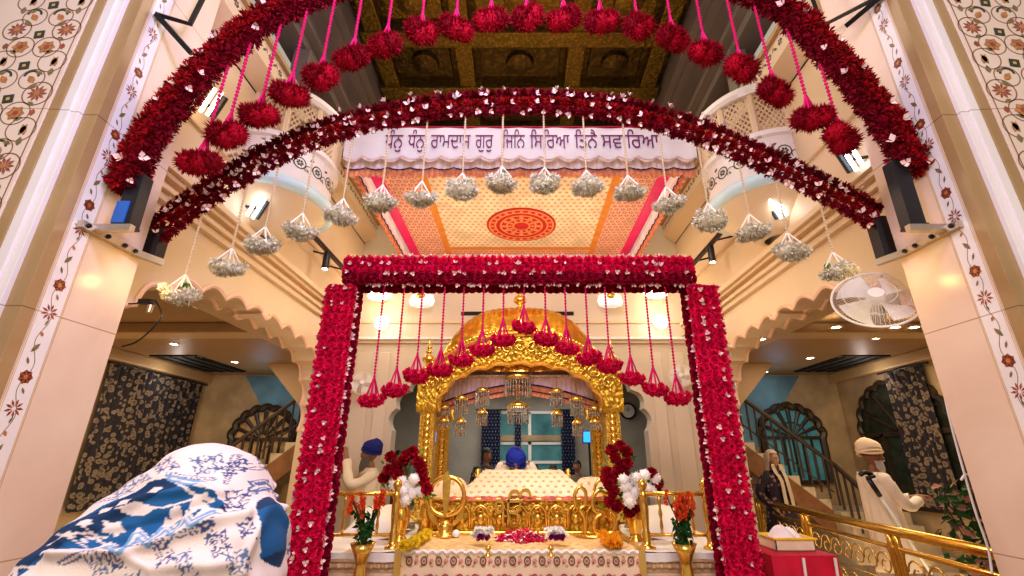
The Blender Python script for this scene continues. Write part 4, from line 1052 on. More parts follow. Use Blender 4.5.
# ================================================================== platform
M['carved_cream'] = mat('carved cream moulding', (.70, .52, .34), .45, var=.12, scale=12, bump=.4, bscale=50)
M['sheet'] = mat('white cotton sheet', (.84, .80, .74), .7, var=.05, scale=3)
M['brocade'] = dots_mat('gold brocade runner', (.82, .60, .30), (.72, .42, .22), (.10, .10), .22, rough=.45, var=.1)
M['brocade_front'] = dots_mat('cream brocade drop', (.84, .66, .46), (.66, .28, .2), (.075, .06), .16, rough=.5, plane='XZ')
M['gold_ribbon'] = mat('gold ribbon', (.80, .52, .16), .3, .6, var=.1)
pf = thing('platform', 'broad carved cream platform spread with white sheets under the golden shrine', 'platform', (0, 5.2, 0))
b = MB(); b.box(-1.68, 1.68, 3.90, 6.98, 0, .90); b.build('body', M['carved_cream'], pf)
b = MB(); b.box(-1.74, 1.74, 3.84, 6.98, .90, .955, 0, .02); b.box(-1.70, 1.70, 3.87, 6.98, .86, .90, 0, .01); b.box(-1.72, 1.72, 3.855, 6.98, .80, .83, 0, .008); b.build('top_moulding', M['carved_cream'], pf)
b = MB()
for i in range(58):
    x = -1.68 + i * .059; b.ell((x, 3.87, .875), (.02, .02, .02), 8, 6)
for i in range(30):
    x = -1.62 + i * .112; b.box(x - .042, x + .042, 3.885, 3.9, .68, .78, 0, .006)
b.build('carved_frieze', M['carved_cream'], pf)
for sx in (-1, 1):
    b = MB()
    def fn(u, v):
        x = sx * (.86 + .83 * u); y = 3.85 + 3.0 * v; return (x, y, .962 + .006 * math.sin(u * 9 + v * 5) + .004 * math.sin(u * 23 - v * 11))
    b.grid(fn, 24, 40)
    def fn(u, v):
        x = sx * (.86 + .83 * u); return (x, 3.835 + .004 * math.sin(u * 40), .964 - (.05 + .012 * math.sin(u * 9)) * v)
    b.grid(fn, 40, 2); b.build('white_sheet', M['sheet'], pf, smooth=True)
b = MB(); b.box(-1.9, 1.9, 3.30, 3.83, 0, .56, 0, .02); tag(center_origin(b.build('step', M['marble'])), 'low marble step along the platform front under the two slim vases', 'step')

# runner over the middle with its hanging front
rn = thing('runner_cloth', 'gold brocade runner with dark oval motifs on its hanging front, before the throne', 'cloth', (0, 4.2, .97))
b = MB()
def fn(u, v):
    x = -.86 + 1.72 * u; y = 3.83 + .95 * v; z = .975 + .012 * abs(math.sin((x + .25 * (y - 3.8) * (1 if x > 0 else -1)) * 9)) ** 6 + .004 * math.sin(x * 20 + y * 7)
    return (x, y, z)
b.grid(fn, 120, 30); b.build('runner_top', M['brocade'], rn, smooth=True)
b = MB(); b.grid(lambda u, v: (-.86 + 1.72 * u, 3.822 + .006 * math.sin(u * 45) * v, .985 - .55 * v), 120, 12); fd_ = b.build('front_drop', M['brocade_front'], rn, smooth=True)
for sx in (-1, 1):
    b = MB(); b.box(*sorted((sx * .86, sx * .91)), 3.815, 3.83, .45, .99); b.grid(lambda u, v: (sx * (.86 + .06 * u), 3.82 + .9 * v, .985 + .004 * math.sin(v * 20)), 2, 20); b.build('gold_border', M['gold_ribbon'], rn)
b = MB(); P = [Vector((-.86 + 1.72 * i / 120, 3.812, .975 + .008 * math.sin(i * 1.3))) for i in range(121)]; b.tube(P, .012, 5); b.build('fringe', M['sheet'], fd_)
b = MB()
for i in range(16):
    x = -.80 + i * .1067; ax = lambda u, v, k: (u, 3.812 - .0015 * k, v)
    ring(b, (x, .915), .026, .011, 0, ax, 14, sq=.8); flower(b, (x, .915), .012, 5, 1, ax, None, .4); flower(b, (x + .053, .915), .02, 6, 2, ax, None, .3); leaf(b, (x + .035, .89), .03, .007, .8, 2, ax)
    b2 = b2 if i else MB(); ring(b2, (x + .05, .80), .03, .012, 1, ax, 14, sq=.8); flower(b2, (x, .80), .024, 6, 2, ax, None, .3)
MM_ = [mat('dark oval print', (.16, .09, .06), .6), mat('wine print', (.42, .06, .05), .6), mat('rose print', (.70, .30, .22), .6)]
b.build('oval_motifs', MM_, fd_); b2.build('oval_motifs', MM_, fd_)

# ================================================================== throne
th = thing('throne', 'low carved golden throne with scrollwork arches below the shrine canopy', 'throne', (0, 4.95, .97))
def tp(mb, n, m, sm=False): return mb.build(n, M[m], th, smooth=sm)
b = MB(); b.box(-.86, .84, 4.66, 5.6, .975, 1.24, 0, .02); tp(b, 'carcass', 'gold_carved')
def trel(u, v):
    x = -.88 + 1.74 * u; z = .985 + .27 * v; h = .022 * abs(math.sin(x * PI / .12)) * (1 - abs(2 * v - 1) ** 3) + .012 * math.sin(x * 70 + 4 * math.sin(z * 50)) * math.sin(z * 80); return (x, 4.65 - h, z)
b = MB(); b.grid(trel, 200, 24); tp(b, 'carved_front', 'gold_carved', True)
b = MB(); b.box(-.90, .88, 4.62, 4.70, 1.245, 1.275, 0, .01); b.box(-.90, .88, 4.60, 4.70, .975, 1.005, 0, .01); tp(b, 'moulding', 'gold')
b = MB()
for i in range(9):
    x = -.70 + i * .172; P = [(x + .075 * math.cos(PI * k / 12), 4.615, 1.12 + .09 * math.sin(PI * k / 12)) for k in range(13)]
    b.tube([(x + .075, 4.615, 1.03)] + P + [(x - .075, 4.615, 1.03)], .011, 6); b.ell((x, 4.615, 1.10), (.03, .012, .045), 10, 8)
    for s in (-1, 1): b.tube([(x + s * .03 * math.cos(k * .5) * (1 - k / 14), 4.608, 1.17 + .03 * math.sin(k * .5) * (1 - k / 14)) for k in range(12)], .006, 5)
tp(b, 'scroll_arches', 'gold', True)
for x in (-.86, .84):
    b = MB(); b.lathe([(.05, .975), (.07, .99), (.05, 1.03), (.065, 1.08), (.075, 1.14), (.05, 1.2), (.06, 1.25), (.07, 1.28), (.03, 1.31), (.045, 1.34), (.03, 1.38), (0, 1.41)], (x, 4.66, 0), 18); tp(b, 'corner_post', 'gold', True)
# centre ornament
b = MB()
def glyph(b, ch, cx, y, cz, w, h, ext=.02, bevel=.0):
    V, F = text_mesh(ch, 1, None, 'g', ext=ext, bevel=bevel); mn = V.min(0); mx = V.max(0)
    W = np.stack([cx + ((V[:, 0] - mn[0]) / (mx[0] - mn[0]) - .5) * w, y - V[:, 2], cz + ((V[:, 1] - mn[1]) / (mx[1] - mn[1]) - .5) * h], 1); b.add(W, F)
glyph(b, "ੴ", -.06, 4.585, 1.20, .34, .32, .014, .012); tp(b, 'centre_ornament', 'gold')
# padded seat with the book cloths
M['rumala'] = dots_mat('cream printed cloth', (.86, .66, .46), (.72, .26, .14), (.075, .075), .2, rough=.6, dot2=(.5, .45, .2))
cu = thing('book_cloth', 'cream cloth with small orange motifs draped over the book on the throne', 'cloth', (0, 5.0, 1.27))
def drape(u, v):
    # v: 0 front hem, 1 back; trapezoid mound
    t = min(1, v / .55); e = min(u, 1 - u); wd = .70 - .20 * t; x = (2 * u - 1) * wd; z = 1.285 + .215 * t ** .8 + .0
    z -= max(0, .10 - e) * 1.6 * t; y = 4.62 + .72 * v; return (x + .03, y, z + .004 * math.sin(x * 40 + y * 9))
b = MB(); b.grid(drape, 80, 30); b.build('top_cloth', M['rumala'], cu, smooth=True)
def drape2(u, v): x = -.70 + 1.46 * u; return (x, 4.615 - .008 * math.sin(u * 50), 1.295 - .035 * v - .012 * abs(math.sin(u * PI * 14)))
b = MB(); b.grid(drape2, 140, 2); b.build('pink_fringe', mat('coral fringe', (.75, .22, .16), .6, var=.3, scale=30), cu, smooth=True)
for sx, xx in ((-1, -.58), (1, .66)):
    b = MB(); b.lathe([(.0, 0), (.03, .0), (.03, .02), (.018, .035), (.03, .06), (.0, .09)], (xx * .78, 5.33, 1.43), 12); b.build('knob', M['gold'], cu, smooth=True)
b = MB(); b.box(-.56, .62, 4.72, 5.34, 1.245, 1.36, 0, .04); b.build('padding', M['sheet'], cu)
for sx, nm in ((-1, 'left'), (1, 'right')):
    b = MB(); cx = sx * .72 + .01
    def bol(u, v):
        a = PI * u; return (cx + sx * .0 + (v - .5) * .34, 5.15 - .16 * math.cos(a), 1.245 + .19 * math.sin(a) * (1 - abs(2 * v - 1) ** 4 * .5))
    b.grid(bol, 18, 16); b.box(cx - .16, cx + .16, 5.0, 5.3, 1.24, 1.27); o = b.build('bolster', M['rumala'], None, smooth=True); tag(center_origin(o), 'printed cream bolster on the ' + nm + ' end of the throne', 'cushion')

# ------------------------------------------------------------------ standing emblems
kh = thing('khanda_emblem', 'golden emblem of a ring with upright sword and curved blades, left of the throne', 'emblem', (-.74, 4.52, .975))
c = at(446.5, 496, Y=4.50); R_ = .158
b = MB(); b.tube([(c.x + R_ * math.cos(a), c.y, c.z + R_ * math.sin(a)) for a in [2 * PI * i / 40 for i in range(40)]], .021, 10, closed=True); b.build('ring', M['gold'], kh, smooth=True)
b = MB(); b.prism([(c.x - .014, c.y - .03, c.z - .17), (c.x + .014, c.y - .03, c.z - .17), (c.x + .034, c.y - .03, c.z + .06), (c.x + .034, c.y - .03, c.z + .15), (c.x, c.y - .03, c.z + .21), (c.x - .034, c.y - .03, c.z + .15), (c.x - .034, c.y - .03, c.z + .06)], (0, .03, 0)); b.build('sword', M['gold'], kh)
for s in (-1, 1):
    b = MB(); O = [(c.x + s * (.165 * math.cos(a) - .0), c.y + .01, c.z - .09 + .17 * math.sin(a)) for a in [-1.35 + 1.9 * i / 16 for i in range(17)]]; I = [(c.x + s * (.165 * math.cos(a) - .05 * abs(math.sin(PI * i / 16)) ** .7), c.y + .01, c.z - .09 + .16 * math.sin(a)) for i, a in enumerate([-1.35 + 1.9 * i / 16 for i in range(17)])]
    b.strip(O, I, (0, .02, 0)); b.build('curved_blade', M['gold'], kh)
b = MB(); b.lathe([(.10, .975), (.12, .985), (.09, 1.0), (.06, 1.03), (.075, 1.06), (.05, 1.09), (.03, 1.11)], (c.x, c.y, 0), 20); b.build('base', M['gold'], kh, smooth=True)
ek = thing('ik_onkar_emblem', 'polished golden Ik Onkar symbol standing right of the throne', 'emblem', (.72, 4.5, .975))
b = MB(); y = 4.5
b.tube(catmull([(.50, y, 1.20), (.485, y, 1.30), (.53, y, 1.37), (.585, y, 1.33), (.575, y, 1.23), (.53, y, 1.19), (.56, y, 1.14), (.57, y, 1.04), (.56, y, 1.0)], 8), .017, 8); b.build('numeral', M['gold'], ek, smooth=True)
b = MB(); b.tube(catmull([(.90, y, 1.36), (.80, y, 1.31), (.70, y, 1.34), (.645, y, 1.27), (.66, y, 1.18), (.72, y, 1.16), (.665, y, 1.12), (.645, y, 1.04), (.70, y, .995), (.80, y, 1.01), (.83, y, 1.10), (.79, y, 1.16)], 8), .020, 8)
b.tube(catmull([(.66, y, 1.34), (.70, y, 1.42), (.80, y, 1.44), (.90, y, 1.38)], 8), .013, 8); b.build('letter', M['gold'], ek, smooth=True)
b = MB(); b.lathe([(.10, .975), (.11, .985), (.06, .998), (0, 1.0)], (.66, y, 0), 16, sx=1.7); b.build('base', M['gold'], ek, smooth=True)

# ------------------------------------------------------------------ offerings in front
def heap(cx, cy, rx, ry, n, m, size, z=.985, h=.05, seed=1):
    rr = random.Random(seed); b = MB()
    for i in range(n):
        a = rr.uniform(0, 2 * PI); q = math.sqrt(rr.random()); x, y_ = cx + rx * q * math.cos(a), cy + ry * q * math.sin(a); zz = z + h * (1 - q * q) * rr.random() + .006
        b.scatter(LEAF, [orient((x, y_, zz), (rr.uniform(-.6, .6), rr.uniform(-1.2, .3), 1), size)], rr.choice([0, 0, 1]) if isinstance(m, list) and len(m) == 2 else (rr.randrange(len(m)) if isinstance(m, list) else 0))
    return b.build('petal_heap', m, None)
M['magenta'] = mat('magenta petals', (.55, .01, .10), .5, isl=.5); M['marigold'] = mat('orange marigold', (.95, .36, .02), .6, isl=.3); M['yellow_fl'] = mat('yellow marigold', (.90, .60, .04), .6, isl=.3)
M['white_fl'] = mat('white flower petals', (.90, .86, .80), .6, isl=.08); M['purple_fl'] = mat('purple petals', (.22, .01, .12), .6, isl=.4)
o = heap(.01, 4.28, .215, .15, 900, [M['magenta'], M['red_rose'], M['magenta'], M['magenta'], M['red_rose_dk'], M['blossom_warm']], .032, h=.07); tag(center_origin(o), 'heap of magenta and red petals on the runner before the throne', 'petals', kind='stuff')
for px, nm in ((482, 'left'), (557, 'right')):
    p = at(px, 545, Z=.985); t = thing('flower_bundle', 'white and purple flower bundle on the runner, ' + nm + ' of the magenta petals', 'flowers', p)
    b = MB()
    for k in range(44):
        a = random.uniform(0, 6.28); q = random.uniform(0, .075); b.scatter(MUMS[k % 4], [orient((p.x + q * math.cos(a), p.y + q * math.sin(a) * .7 + .04, p.z + .05 + .05 * random.random()), (math.cos(a) * .5, -.5, 1), .034)])
    b.build('white_petals', M['white_fl'], t)
    b = MB()
    for k in range(14): b.scatter(MUMS[k % 4], [orient((p.x + random.uniform(-.05, .05), p.y - .02, p.z + .045 + random.uniform(0, .02)), (0, -1, .3), .022)])
    b.build('purple_petals', M['purple_fl'], t)
for (px, py, nm, mm, pts) in ((418, 545, 'left', 'yellow_fl', [(403, 551), (410, 549), (416, 545), (423, 541), (428, 537)]), (611, 545, 'right', 'marigold', [(603, 538), (607, 543), (612, 548), (617, 547), (614, 541)])):
    P = catmull([at(a, b_, Z=1.0) for a, b_ in pts], 6); b = MB()
    for i, p in enumerate(P):
        for k in range(3): b.scatter(MUMS[(i + k) % 4], [orient(p + Vector((random.uniform(-.02, .02), random.uniform(-.02, .02), .018 + k * .008)), (random.uniform(-1, 1), -.8, .8), .038)])
    o = b.build('marigold_garland', M[mm], None); tag(center_origin(o), f'{"yellow" if nm == "left" else "orange"} marigold garland lying on the {nm} edge of the gold runner', 'garland')
for px, nm in ((488, 'left'), (551, 'right')):
    p = at(px, 556, Z=.99); b = MB(); b.lathe([(.028, 0), (.03, .005), (.012, .014), (.01, .03), (.022, .045), (.0, .075)], p, 14)
    o = b.build('brass_holder', M['gold'], None, smooth=True); tag(center_origin(o), 'tiny brass incense holder in front of the ' + nm + ' white flower bundle', 'incense holder')
p = at(456, 537, Z=.985); b = MB(); b.lathe([(.02, 0), (.03, .01), (.035, .03), (.02, .05), (0, .06)], p, 16); tag(center_origin(b.build('steel_bowl', M['white'], None, smooth=True)), 'tiny shiny white bowl at the foot of the golden ring emblem', 'bowl')

# ------------------------------------------------------------------ flower vases
def vase(cx, cy, z0, prof, name, label, m='gold'):
    t = thing(name, label, 'flower vase', (cx, cy, z0)); b = MB(); b.lathe(prof, (cx, cy, z0), 28); b.build('vase', M[m], t, smooth=True); return t
def sprays(t, cx, cy, z, n, h, spread, heads, stem='leaf_dk'):
    b = MB(); tops = []
    for k in range(n):
        a = random.uniform(0, 6.28); q = spread * math.sqrt(random.random()); top = Vector((cx + q * math.cos(a), cy + q * math.sin(a) * .7, z + h * random.uniform(.75, 1.05)))
        b.tube([(cx, cy, z - .05), ((cx + top.x) / 2 + q * .1, (cy + top.y) / 2, z + h * .5), top], .004, 4); tops.append(top)
        for j in range(5):
            f = random.uniform(.15, .75); p = Vector((cx, cy, z)).lerp(top, f); b.scatter(LEAF, [orient(p, (math.cos(a + j), -.6 + math.sin(a + j), .6), .05)])
    b.build('stems', M[stem], t, kind='stuff'); return tops
M['orange_fl'] = mat('orange red gladiolus', (.85, .10, .03), .5, isl=.4)
for px, nm in ((363, 'left'), (684, 'right')):
    q = at(px, 543, Y=3.62); cx = q.x
    t = vase(cx, 3.62, .565, [(.055, 0), (.06, .01), (.035, .05), (.028, .12), (.045, .2), (.05, .26), (.035, .34), (.032, .38), (.06, .44), (.085, q.z - .565), (.078, q.z - .57), (.03, .36)], 'flower_vase', 'slim gold trumpet vase of orange gladioli on the ' + nm + ' of the marble step')
    tops = sprays(t, cx, 3.62, q.z, 12, .31, .13, None)
    b = MB()
    for p in tops:
        for k in range(4): 
            pp = p + Vector((random.uniform(-.012, .012), random.uniform(-.02, .01), -k * .026)); b.scatter(MUMS[k % 4], [orient(pp, (random.uniform(-1, 1), -1, .4), .021)])
    b.build('gladiolus_spikes', M['orange_fl'], t, kind='stuff')
    b = MB()
    for k in range(120):
        a = random.uniform(0, 6.28); b.scatter(LEAF, [orient((cx + .045 * math.cos(a), 3.62 + .04 * math.sin(a), q.z + random.uniform(-.02, .16)), (math.cos(a), math.sin(a) - .3, .5), random.uniform(.03, .06))])
    b.build('foliage', M['leaf_dk'], t, kind='stuff')
def big_bouquet(nm, Y, vx, reds, whites, z0=.965):
    t = vase(vx, Y, z0, [(.07, 0), (.075, .015), (.045, .04), (.05, .08), (.075, .16), (.08, .22), (.05, .28), (.06, .33), (.055, .33)], 'flower_vase', f'golden vase with tall bouquet of crimson roses and white blooms {nm} of the throne')
    b = MB(); 
    for px, py in reds:
        p = at(px, py, Y=Y - random.uniform(.02, .10)); b.scatter(FRILL[px % 4], [orient(p, (random.uniform(-.4, .4), -1, .3), .058)]); b.ell(p, .042, 10, 8); b.scatter(ROSES[px % 4], [orient(p + Vector((0, -.03, 0)), (0, -1, .3), .05)])
    b.build('red_blooms', M['red_pom'], t)
    b = MB()
    for px, py in whites:
        p = at(px, py, Y=Y - random.uniform(.08, .14)); b.scatter(PUFF[px % 4], [orient(p, (random.uniform(-.4, .4), -1, .3), .058)]); b.ell(p, .045, 10, 8)
    b.build('white_blooms', M['white_fl'], t)
    b = MB(); allp = reds + whites
    for px, py in allp:
        p = at(px, py, Y=Y); b.tube([(vx, Y, z0 + .28), Vector((vx, Y, z0 + .35)).lerp(p, .5) + Vector((0, .03, 0)), p], .005, 4)
        for k in range(7): 
            qq = p + Vector((random.uniform(-.06, .06), random.uniform(-.02, .06), random.uniform(-.07, .05))); b.scatter(LEAF, [orient(qq, (random.uniform(-1, 1), -1, random.uniform(-.3, .8)), random.uniform(.035, .06))])
    b.build('stems_and_leaves', M['leaf'], t, kind='stuff'); return t
big_bouquet('left', 4.30, -1.0, [(391, 457), (396, 467), (407, 455), (398, 475), (384, 478), (413, 452), (418, 462), (422, 472), (424, 481), (389, 470), (404, 460), (427, 489), (400, 482), (421, 466)], [(401, 481), (409, 486), (398, 490), (412, 493), (405, 500), (421, 491), (395, 484), (414, 479), (403, 492)])
big_bouquet('right', 4.30, .96, [(611, 450), (620, 446), (627, 452), (615, 458), (622, 466), (627, 463), (607, 472), (616, 476), (623, 474), (609, 484), (613, 491), (610, 502), (617, 506), (629, 512), (651, 473), (657, 482), (655, 489), (634, 508), (606, 479), (618, 470)], [(626, 487), (634, 480), (637, 478), (628, 496), (634, 493), (648, 489), (641, 486), (645, 475), (652, 492), (630, 502), (655, 478), (624, 480)])
# slim brass posts with short rails each side of the runner
def brass_rail(nm, sx, xs):
    t = thing('brass_railing', f'short brass railing with turned posts on the {nm} front corner of the platform', 'railing', (sx * 1.2, 3.98, .965))
    for x in xs:
        b = MB(); b.lathe([(.06, 0), (.065, .012), (.04, .03), (.03, .05), (.036, .10), (.024, .13), (.030, .22), (.032, .30), (.022, .34), (.034, .36), (.026, .39), (.018, .41), (.032, .43), (.036, .45), (.03, .475), (.012, .49), (0, .50)], (x, 3.98, .965), 18); b.build('post', M['gold'], t, smooth=True)
    x0, x1 = sorted((xs[0], xs[1]))
    for z in (1.35, 1.06):
        b = MB(); b.tube([(x0, 3.98, z), (x1, 3.98, z)], .018 if z > 1.2 else .013, 10); b.build('rail', M['gold'], t, smooth=True)
    for k in range(1, 4):
        x = x0 + (x1 - x0) * k / 4; b = MB(); b.lathe([(.008, 1.06), (.014, 1.12), (.008, 1.17), (.016, 1.21), (.008, 1.25), (.014, 1.3), (.008, 1.35)], (x, 3.98, 0), 10); b.build('spindle', M['gold'], t, smooth=True)
brass_rail('left', -1, (-.97, -1.50)); brass_rail('right', 1, (.97, 1.46))
for sx, nm in ((-1, 'left'), (1, 'right')):
    b = MB(); cx = sx * 1.27
    b.grid(lambda u, v: (cx + (v - .5) * .5, 4.75 - .30 * math.cos(PI * u), .966 + .24 * math.sin(PI * u) * (1 - abs(2 * v - 1) ** 3 * .6) + .008 * math.sin(u * 14 + v * 9)), 24, 20)
    tag(center_origin(b.build('bolster', M['sheet'], None, smooth=True)), 'plump white bolster behind the brass railing on the ' + nm + ' of the platform', 'cushion')
# red clothed table with a tray
tb = t = thing('side_table', 'small square table under a crimson pink cloth, beside the right rose post', 'table', (1.90, 3.77, 0))
b = MB(); b.grid(lambda u, v: (1.68 + .44 * u, 3.52 + .5 * v, 1.0), 4, 4)
def skirt(u, v):
    P = [(1.68, 4.02), (1.68, 3.52), (2.12, 3.52), (2.12, 4.02), (1.68, 4.02)]; s = u * 4; i = min(3, int(s)); f = s - i
    x = P[i][0] + (P[i + 1][0] - P[i][0]) * f; y = P[i][1] + (P[i + 1][1] - P[i][1]) * f; k = .02 * math.sin(u * 90) * v + .03 * v
    return (x + (x - 1.90) * k * 2, y + (y - 3.8) * k * 2, 1.0 - .95 * v)
b.grid(skirt, 160, 8); b.build('table_cloth', mat('crimson pink cloth', (.62, .008, .05), .6, var=.15), t, smooth=40); tcl = list(t.children)[0]
for x in (1.74, 2.06):
    for y in (3.6, 4.0): b = MB(); b.box(x - .02, x + .02, y - .02, y + .02, 0, .98); b.build('leg', M['wood_dk'], t)
for x in (1.86, 2.07):
    b = MB(); b.box(x - .008, x + .008, 3.495, 3.505, .3, .99, 0, rot=(0, .06, 0)); b.build('white_ribbon', M['sheet'], tcl)
t = thing('tray', 'shallow plastic tray with yellow rim on the crimson table', 'tray', (1.93, 3.78, 1.003))
b = MB(); b.box(1.79, 2.07, 3.66, 3.92, 1.003, 1.012, 0, .003)
for a in ((1.79, 1.80, 3.66, 3.92), (2.06, 2.07, 3.66, 3.92), (1.79, 2.07, 3.66, 3.67), (1.79, 2.07, 3.91, 3.92)): b.box(*a, 1.003, 1.075, 0, .002)
b.build('tray_body', mat('clear plastic', (.80, .72, .52), .2), t)
b = MB(); b.tube([(1.785, 3.655, 1.078), (2.075, 3.655, 1.078), (2.075, 3.925, 1.078), (1.785, 3.925, 1.078)], .009, 6, closed=True); b.build('yellow_rim', mat('yellow rim', (.90, .62, .05), .4), t)
b = MB(); b.grid(lambda u, v: (1.81 + .235 * u, 3.69 + .2 * v, 1.014 + .12 * math.sin(PI * u) ** .5 * math.sin(PI * v) ** .5 * (1 + .25 * math.sin(u * 13 + v * 7))), 20, 16)
o = b.build('cloth_bundle', M['valance_pink'], None, smooth=True); tag(center_origin(o), 'pale crumpled cloth bundle lying in the plastic tray', 'cloth')

# ================================================================== long gilt railing in the right aisle
rl = thing('gilt_railing', 'long gilt railing with scroll panels running along the right aisle', 'railing', (3.4, 5.4, 0))
def rx(y): return 3.22 + (y - 3.4) * .105
ys = [3.0, 4.68, 6.36, 7.85]
b = MB(); b.tube([(rx(y), y, 1.0) for y in (2.95, 5, 7.9)], .042, 12); b.build('top_rail', M['gold'], rl, smooth=True)
b = MB(); b.tube([(rx(y) , y, .86) for y in (2.95, 5, 7.9)], .022, 10); b.build('lower_rail', M['gold'], rl, smooth=True)
b = MB(); b.tube([(rx(y), y, .12) for y in (2.95, 5, 7.9)], .022, 10); b.build('lower_rail', M['gold'], rl, smooth=True)
for y in ys:
    for d in (-.05, .05):
        b = MB(); b.lathe([(.05, 0), (.05, .02), (.03, .05), (.026, .3), (.036, .45), (.026, .6), (.03, .8), (.04, .84), (.026, .9), (.03, 1.0)], (rx(y + d), y + d, 0), 12); b.build('post', M['gold'], rl, smooth=True)
for y0_, y1_ in zip(ys, ys[1:]):
    b = MB(); n = max(3, int((y1_ - y0_) / .24)); b.tube([(rx(y0_), y0_, .56), (rx(y1_), y1_, .56)], .008, 6)
    for k in range(n):
        yc = y0_ + .1 + (y1_ - y0_ - .2) * (k + .5) / n
        for zc, s in ((.70, 1), (.42, -1), (.24, 1)):
            P = [(rx(yc) , yc + s * .10 * (1 - i / 30) * math.cos(i * .36), zc + .11 * (1 - i / 30) * math.sin(i * .36)) for i in range(24)]
            b.tube(P, .008, 5)
    b.build('scroll_panel', M['gold'], rl, smooth=True)
# the same railing on the left side, mostly hidden
rl2 = thing('gilt_railing', 'gilt railing seen between the shawled woman and the left rose post', 'railing', (-2.4, 4.6, 0))
b = MB(); b.tube([(-2.05, 3.7, .98), (-2.75, 7.0, .98)], .04, 12); b.build('top_rail', M['gold'], rl2, smooth=True)
b = MB(); b.tube([(-2.05, 3.7, .84), (-2.75, 7.0, .84)], .02, 12); b.build('lower_rail', M['gold'], rl2, smooth=True)
for k in range(4):
    f = k / 3; x, y = -2.05 - .7 * f, 3.7 + 3.3 * f; b = MB(); b.lathe([(.05, 0), (.05, .02), (.03, .05), (.026, .3), (.036, .45), (.026, .6), (.03, .8), (.04, .84), (.026, .9), (.03, 1.0)], (x, y, 0), 12); b.build('post', M['gold'], rl2, smooth=True)
for k in range(3):
    b = MB(); b.tube([(-2.05 - .7 * (k + q_) / 3, 3.7 + 3.3 * (k + q_) / 3, .53) for q_ in (0, 1)], .008, 6)
    for j in range(4):
        f = (k + (j + .5) / 4) / 3; x, y = -2.05 - .7 * f, 3.7 + 3.3 * f
        for zc, s in ((.66, 1), (.4, -1), (.2, 1)): b.tube([(x, y + s * .10 * (1 - i / 30) * math.cos(i * .36), zc + .11 * (1 - i / 30) * math.sin(i * .36)) for i in range(24)], .008, 5)
    b.build('scroll_panel', M['gold'], rl2, smooth=True)
# ================================================================== curtains
def curtain(name, label, A, B, z1, z0, m, folds=14, amp=.035, nrm=(1, 0, 0), band=None):
    A = Vector(A); B = Vector(B); nv = Vector(nrm); t = thing(name, label, 'curtain', ((A.x + B.x) / 2, (A.y + B.y) / 2, z0))
    L_ = (B - A).length
    def fn(u, v):
        p = A.lerp(B, u) + nv * amp * (math.sin(u * folds * 2 * PI) + .3 * math.sin(u * folds * 4.3 * PI + v * 3)); return (p.x, p.y, z1 + (z0 - z1) * v)
    b = MB(); b.grid(fn, folds * 8, 10); b.build('cloth', m, t, smooth=True)
    b = MB(); e = (B - A).normalized() * .15; b.tube([A - e + Vector((0, 0, z1 + .015)), B + e + Vector((0, 0, z1 + .015))], .014, 8); b.build('rod', M['black'], t)
    return t
floral = voro_mat('dark floral print', (.02, .016, .022), (.24, .18, .13), 12, .50)
curtain('curtain', 'wide dark curtain with a dense floral print hanging on the left aisle wall', (-6.02, 6.75, 0), (-6.02, 8.85, 0), 2.93, .94, floral, 16)
curtain('curtain', 'dark floral patterned curtain half covering the cusped window on the right aisle wall', (6.0, 6.9, 0), (6.0, 7.62, 0), 2.93, .94, floral, 7)
nv = dots_mat('navy floral print', (.012, .016, .06), (.35, .38, .48), (.07, .07), .17, plane='XZ')
for nm, a, c in (('left of', -.86, -.44), ('right of', .92, 1.22)):
    curtain('curtain', 'navy curtain with small white flowers, ' + nm + ' the teal window behind the shrine', (a, 10.82, 0), (c, 10.82, 0), 2.65, .9, nv, 5, .03, (0, 1, 0))
curtain('curtain', 'narrow navy curtain strip hanging in the middle of the teal window behind the shrine', (-.12, 10.84, 0), (.02, 10.84, 0), 2.60, 1.7, nv, 2, .02, (0, 1, 0))

# ================================================================== flood lamps on the back wall
for px, py, big, lab in ((380, 296, 1, 'oval warm flood lamp on the back wall near the left gate corner'), (655, 294, 1, 'oval warm flood lamp on the back wall near the right gate corner'),
                         (382, 323, 0, 'round white glaring lamp on the back wall, below the left oval flood lamp'), (660, 322, 0, 'round white glaring lamp on the back wall, below the right oval flood lamp')):
    p = at(px, py, Y=6.80); t = thing('flood_lamp', lab, 'lamp', p, group='lamps on the back wall')
    b = MB(); w_, h_ = (.19, .085) if big else (.11, .11)
    b.ell((p.x, p.y - .02, p.z), (w_, .05, h_), 20, 12); b.build('lens', M['lamp_warm' if big else 'lamp_white'], t, smooth=True)
    b = MB(); b.box(p.x - w_ * .5, p.x + w_ * .5, p.y + .02, p.y + .10, p.z - h_ * .5, p.z + h_ * .5, 0, .02); b.build('housing', M['steel'], t)
    b = MB(); b.tube([(p.x, p.y + .08, p.z), (p.x, 6.99, p.z)], .02, 8); b.build('mount', M['black'], t)
for px, nm in ((422, 'left'), (610, 'right')):
    p = at(px, 300, Y=6.7); t = thing('glass_lantern', 'pale glass lantern with golden core high behind the ' + nm + ' side of the shrine dome', 'lantern', p)
    b = MB(); b.lathe([(.17, -.10), (.20, -.02), (.17, .08), (.06, .1)], p, 6, sx=1, sy=.6); b.build('glass_body', mat('frosted glass', (.75, .80, .82), .15, var=.05, es=.4, emis=(.8, .85, .9)), t)
    b = MB(); b.ell((p.x, p.y - .09, p.z + .04), (.07, .05, .05), 12, 8); b.build('golden_core', M['gold'], t, smooth=True)
    b = MB(); b.tube([(p.x, p.y, p.z), (p.x, 6.99, p.z + .05)], .02, 8); b.build('mount', M['black'], t)
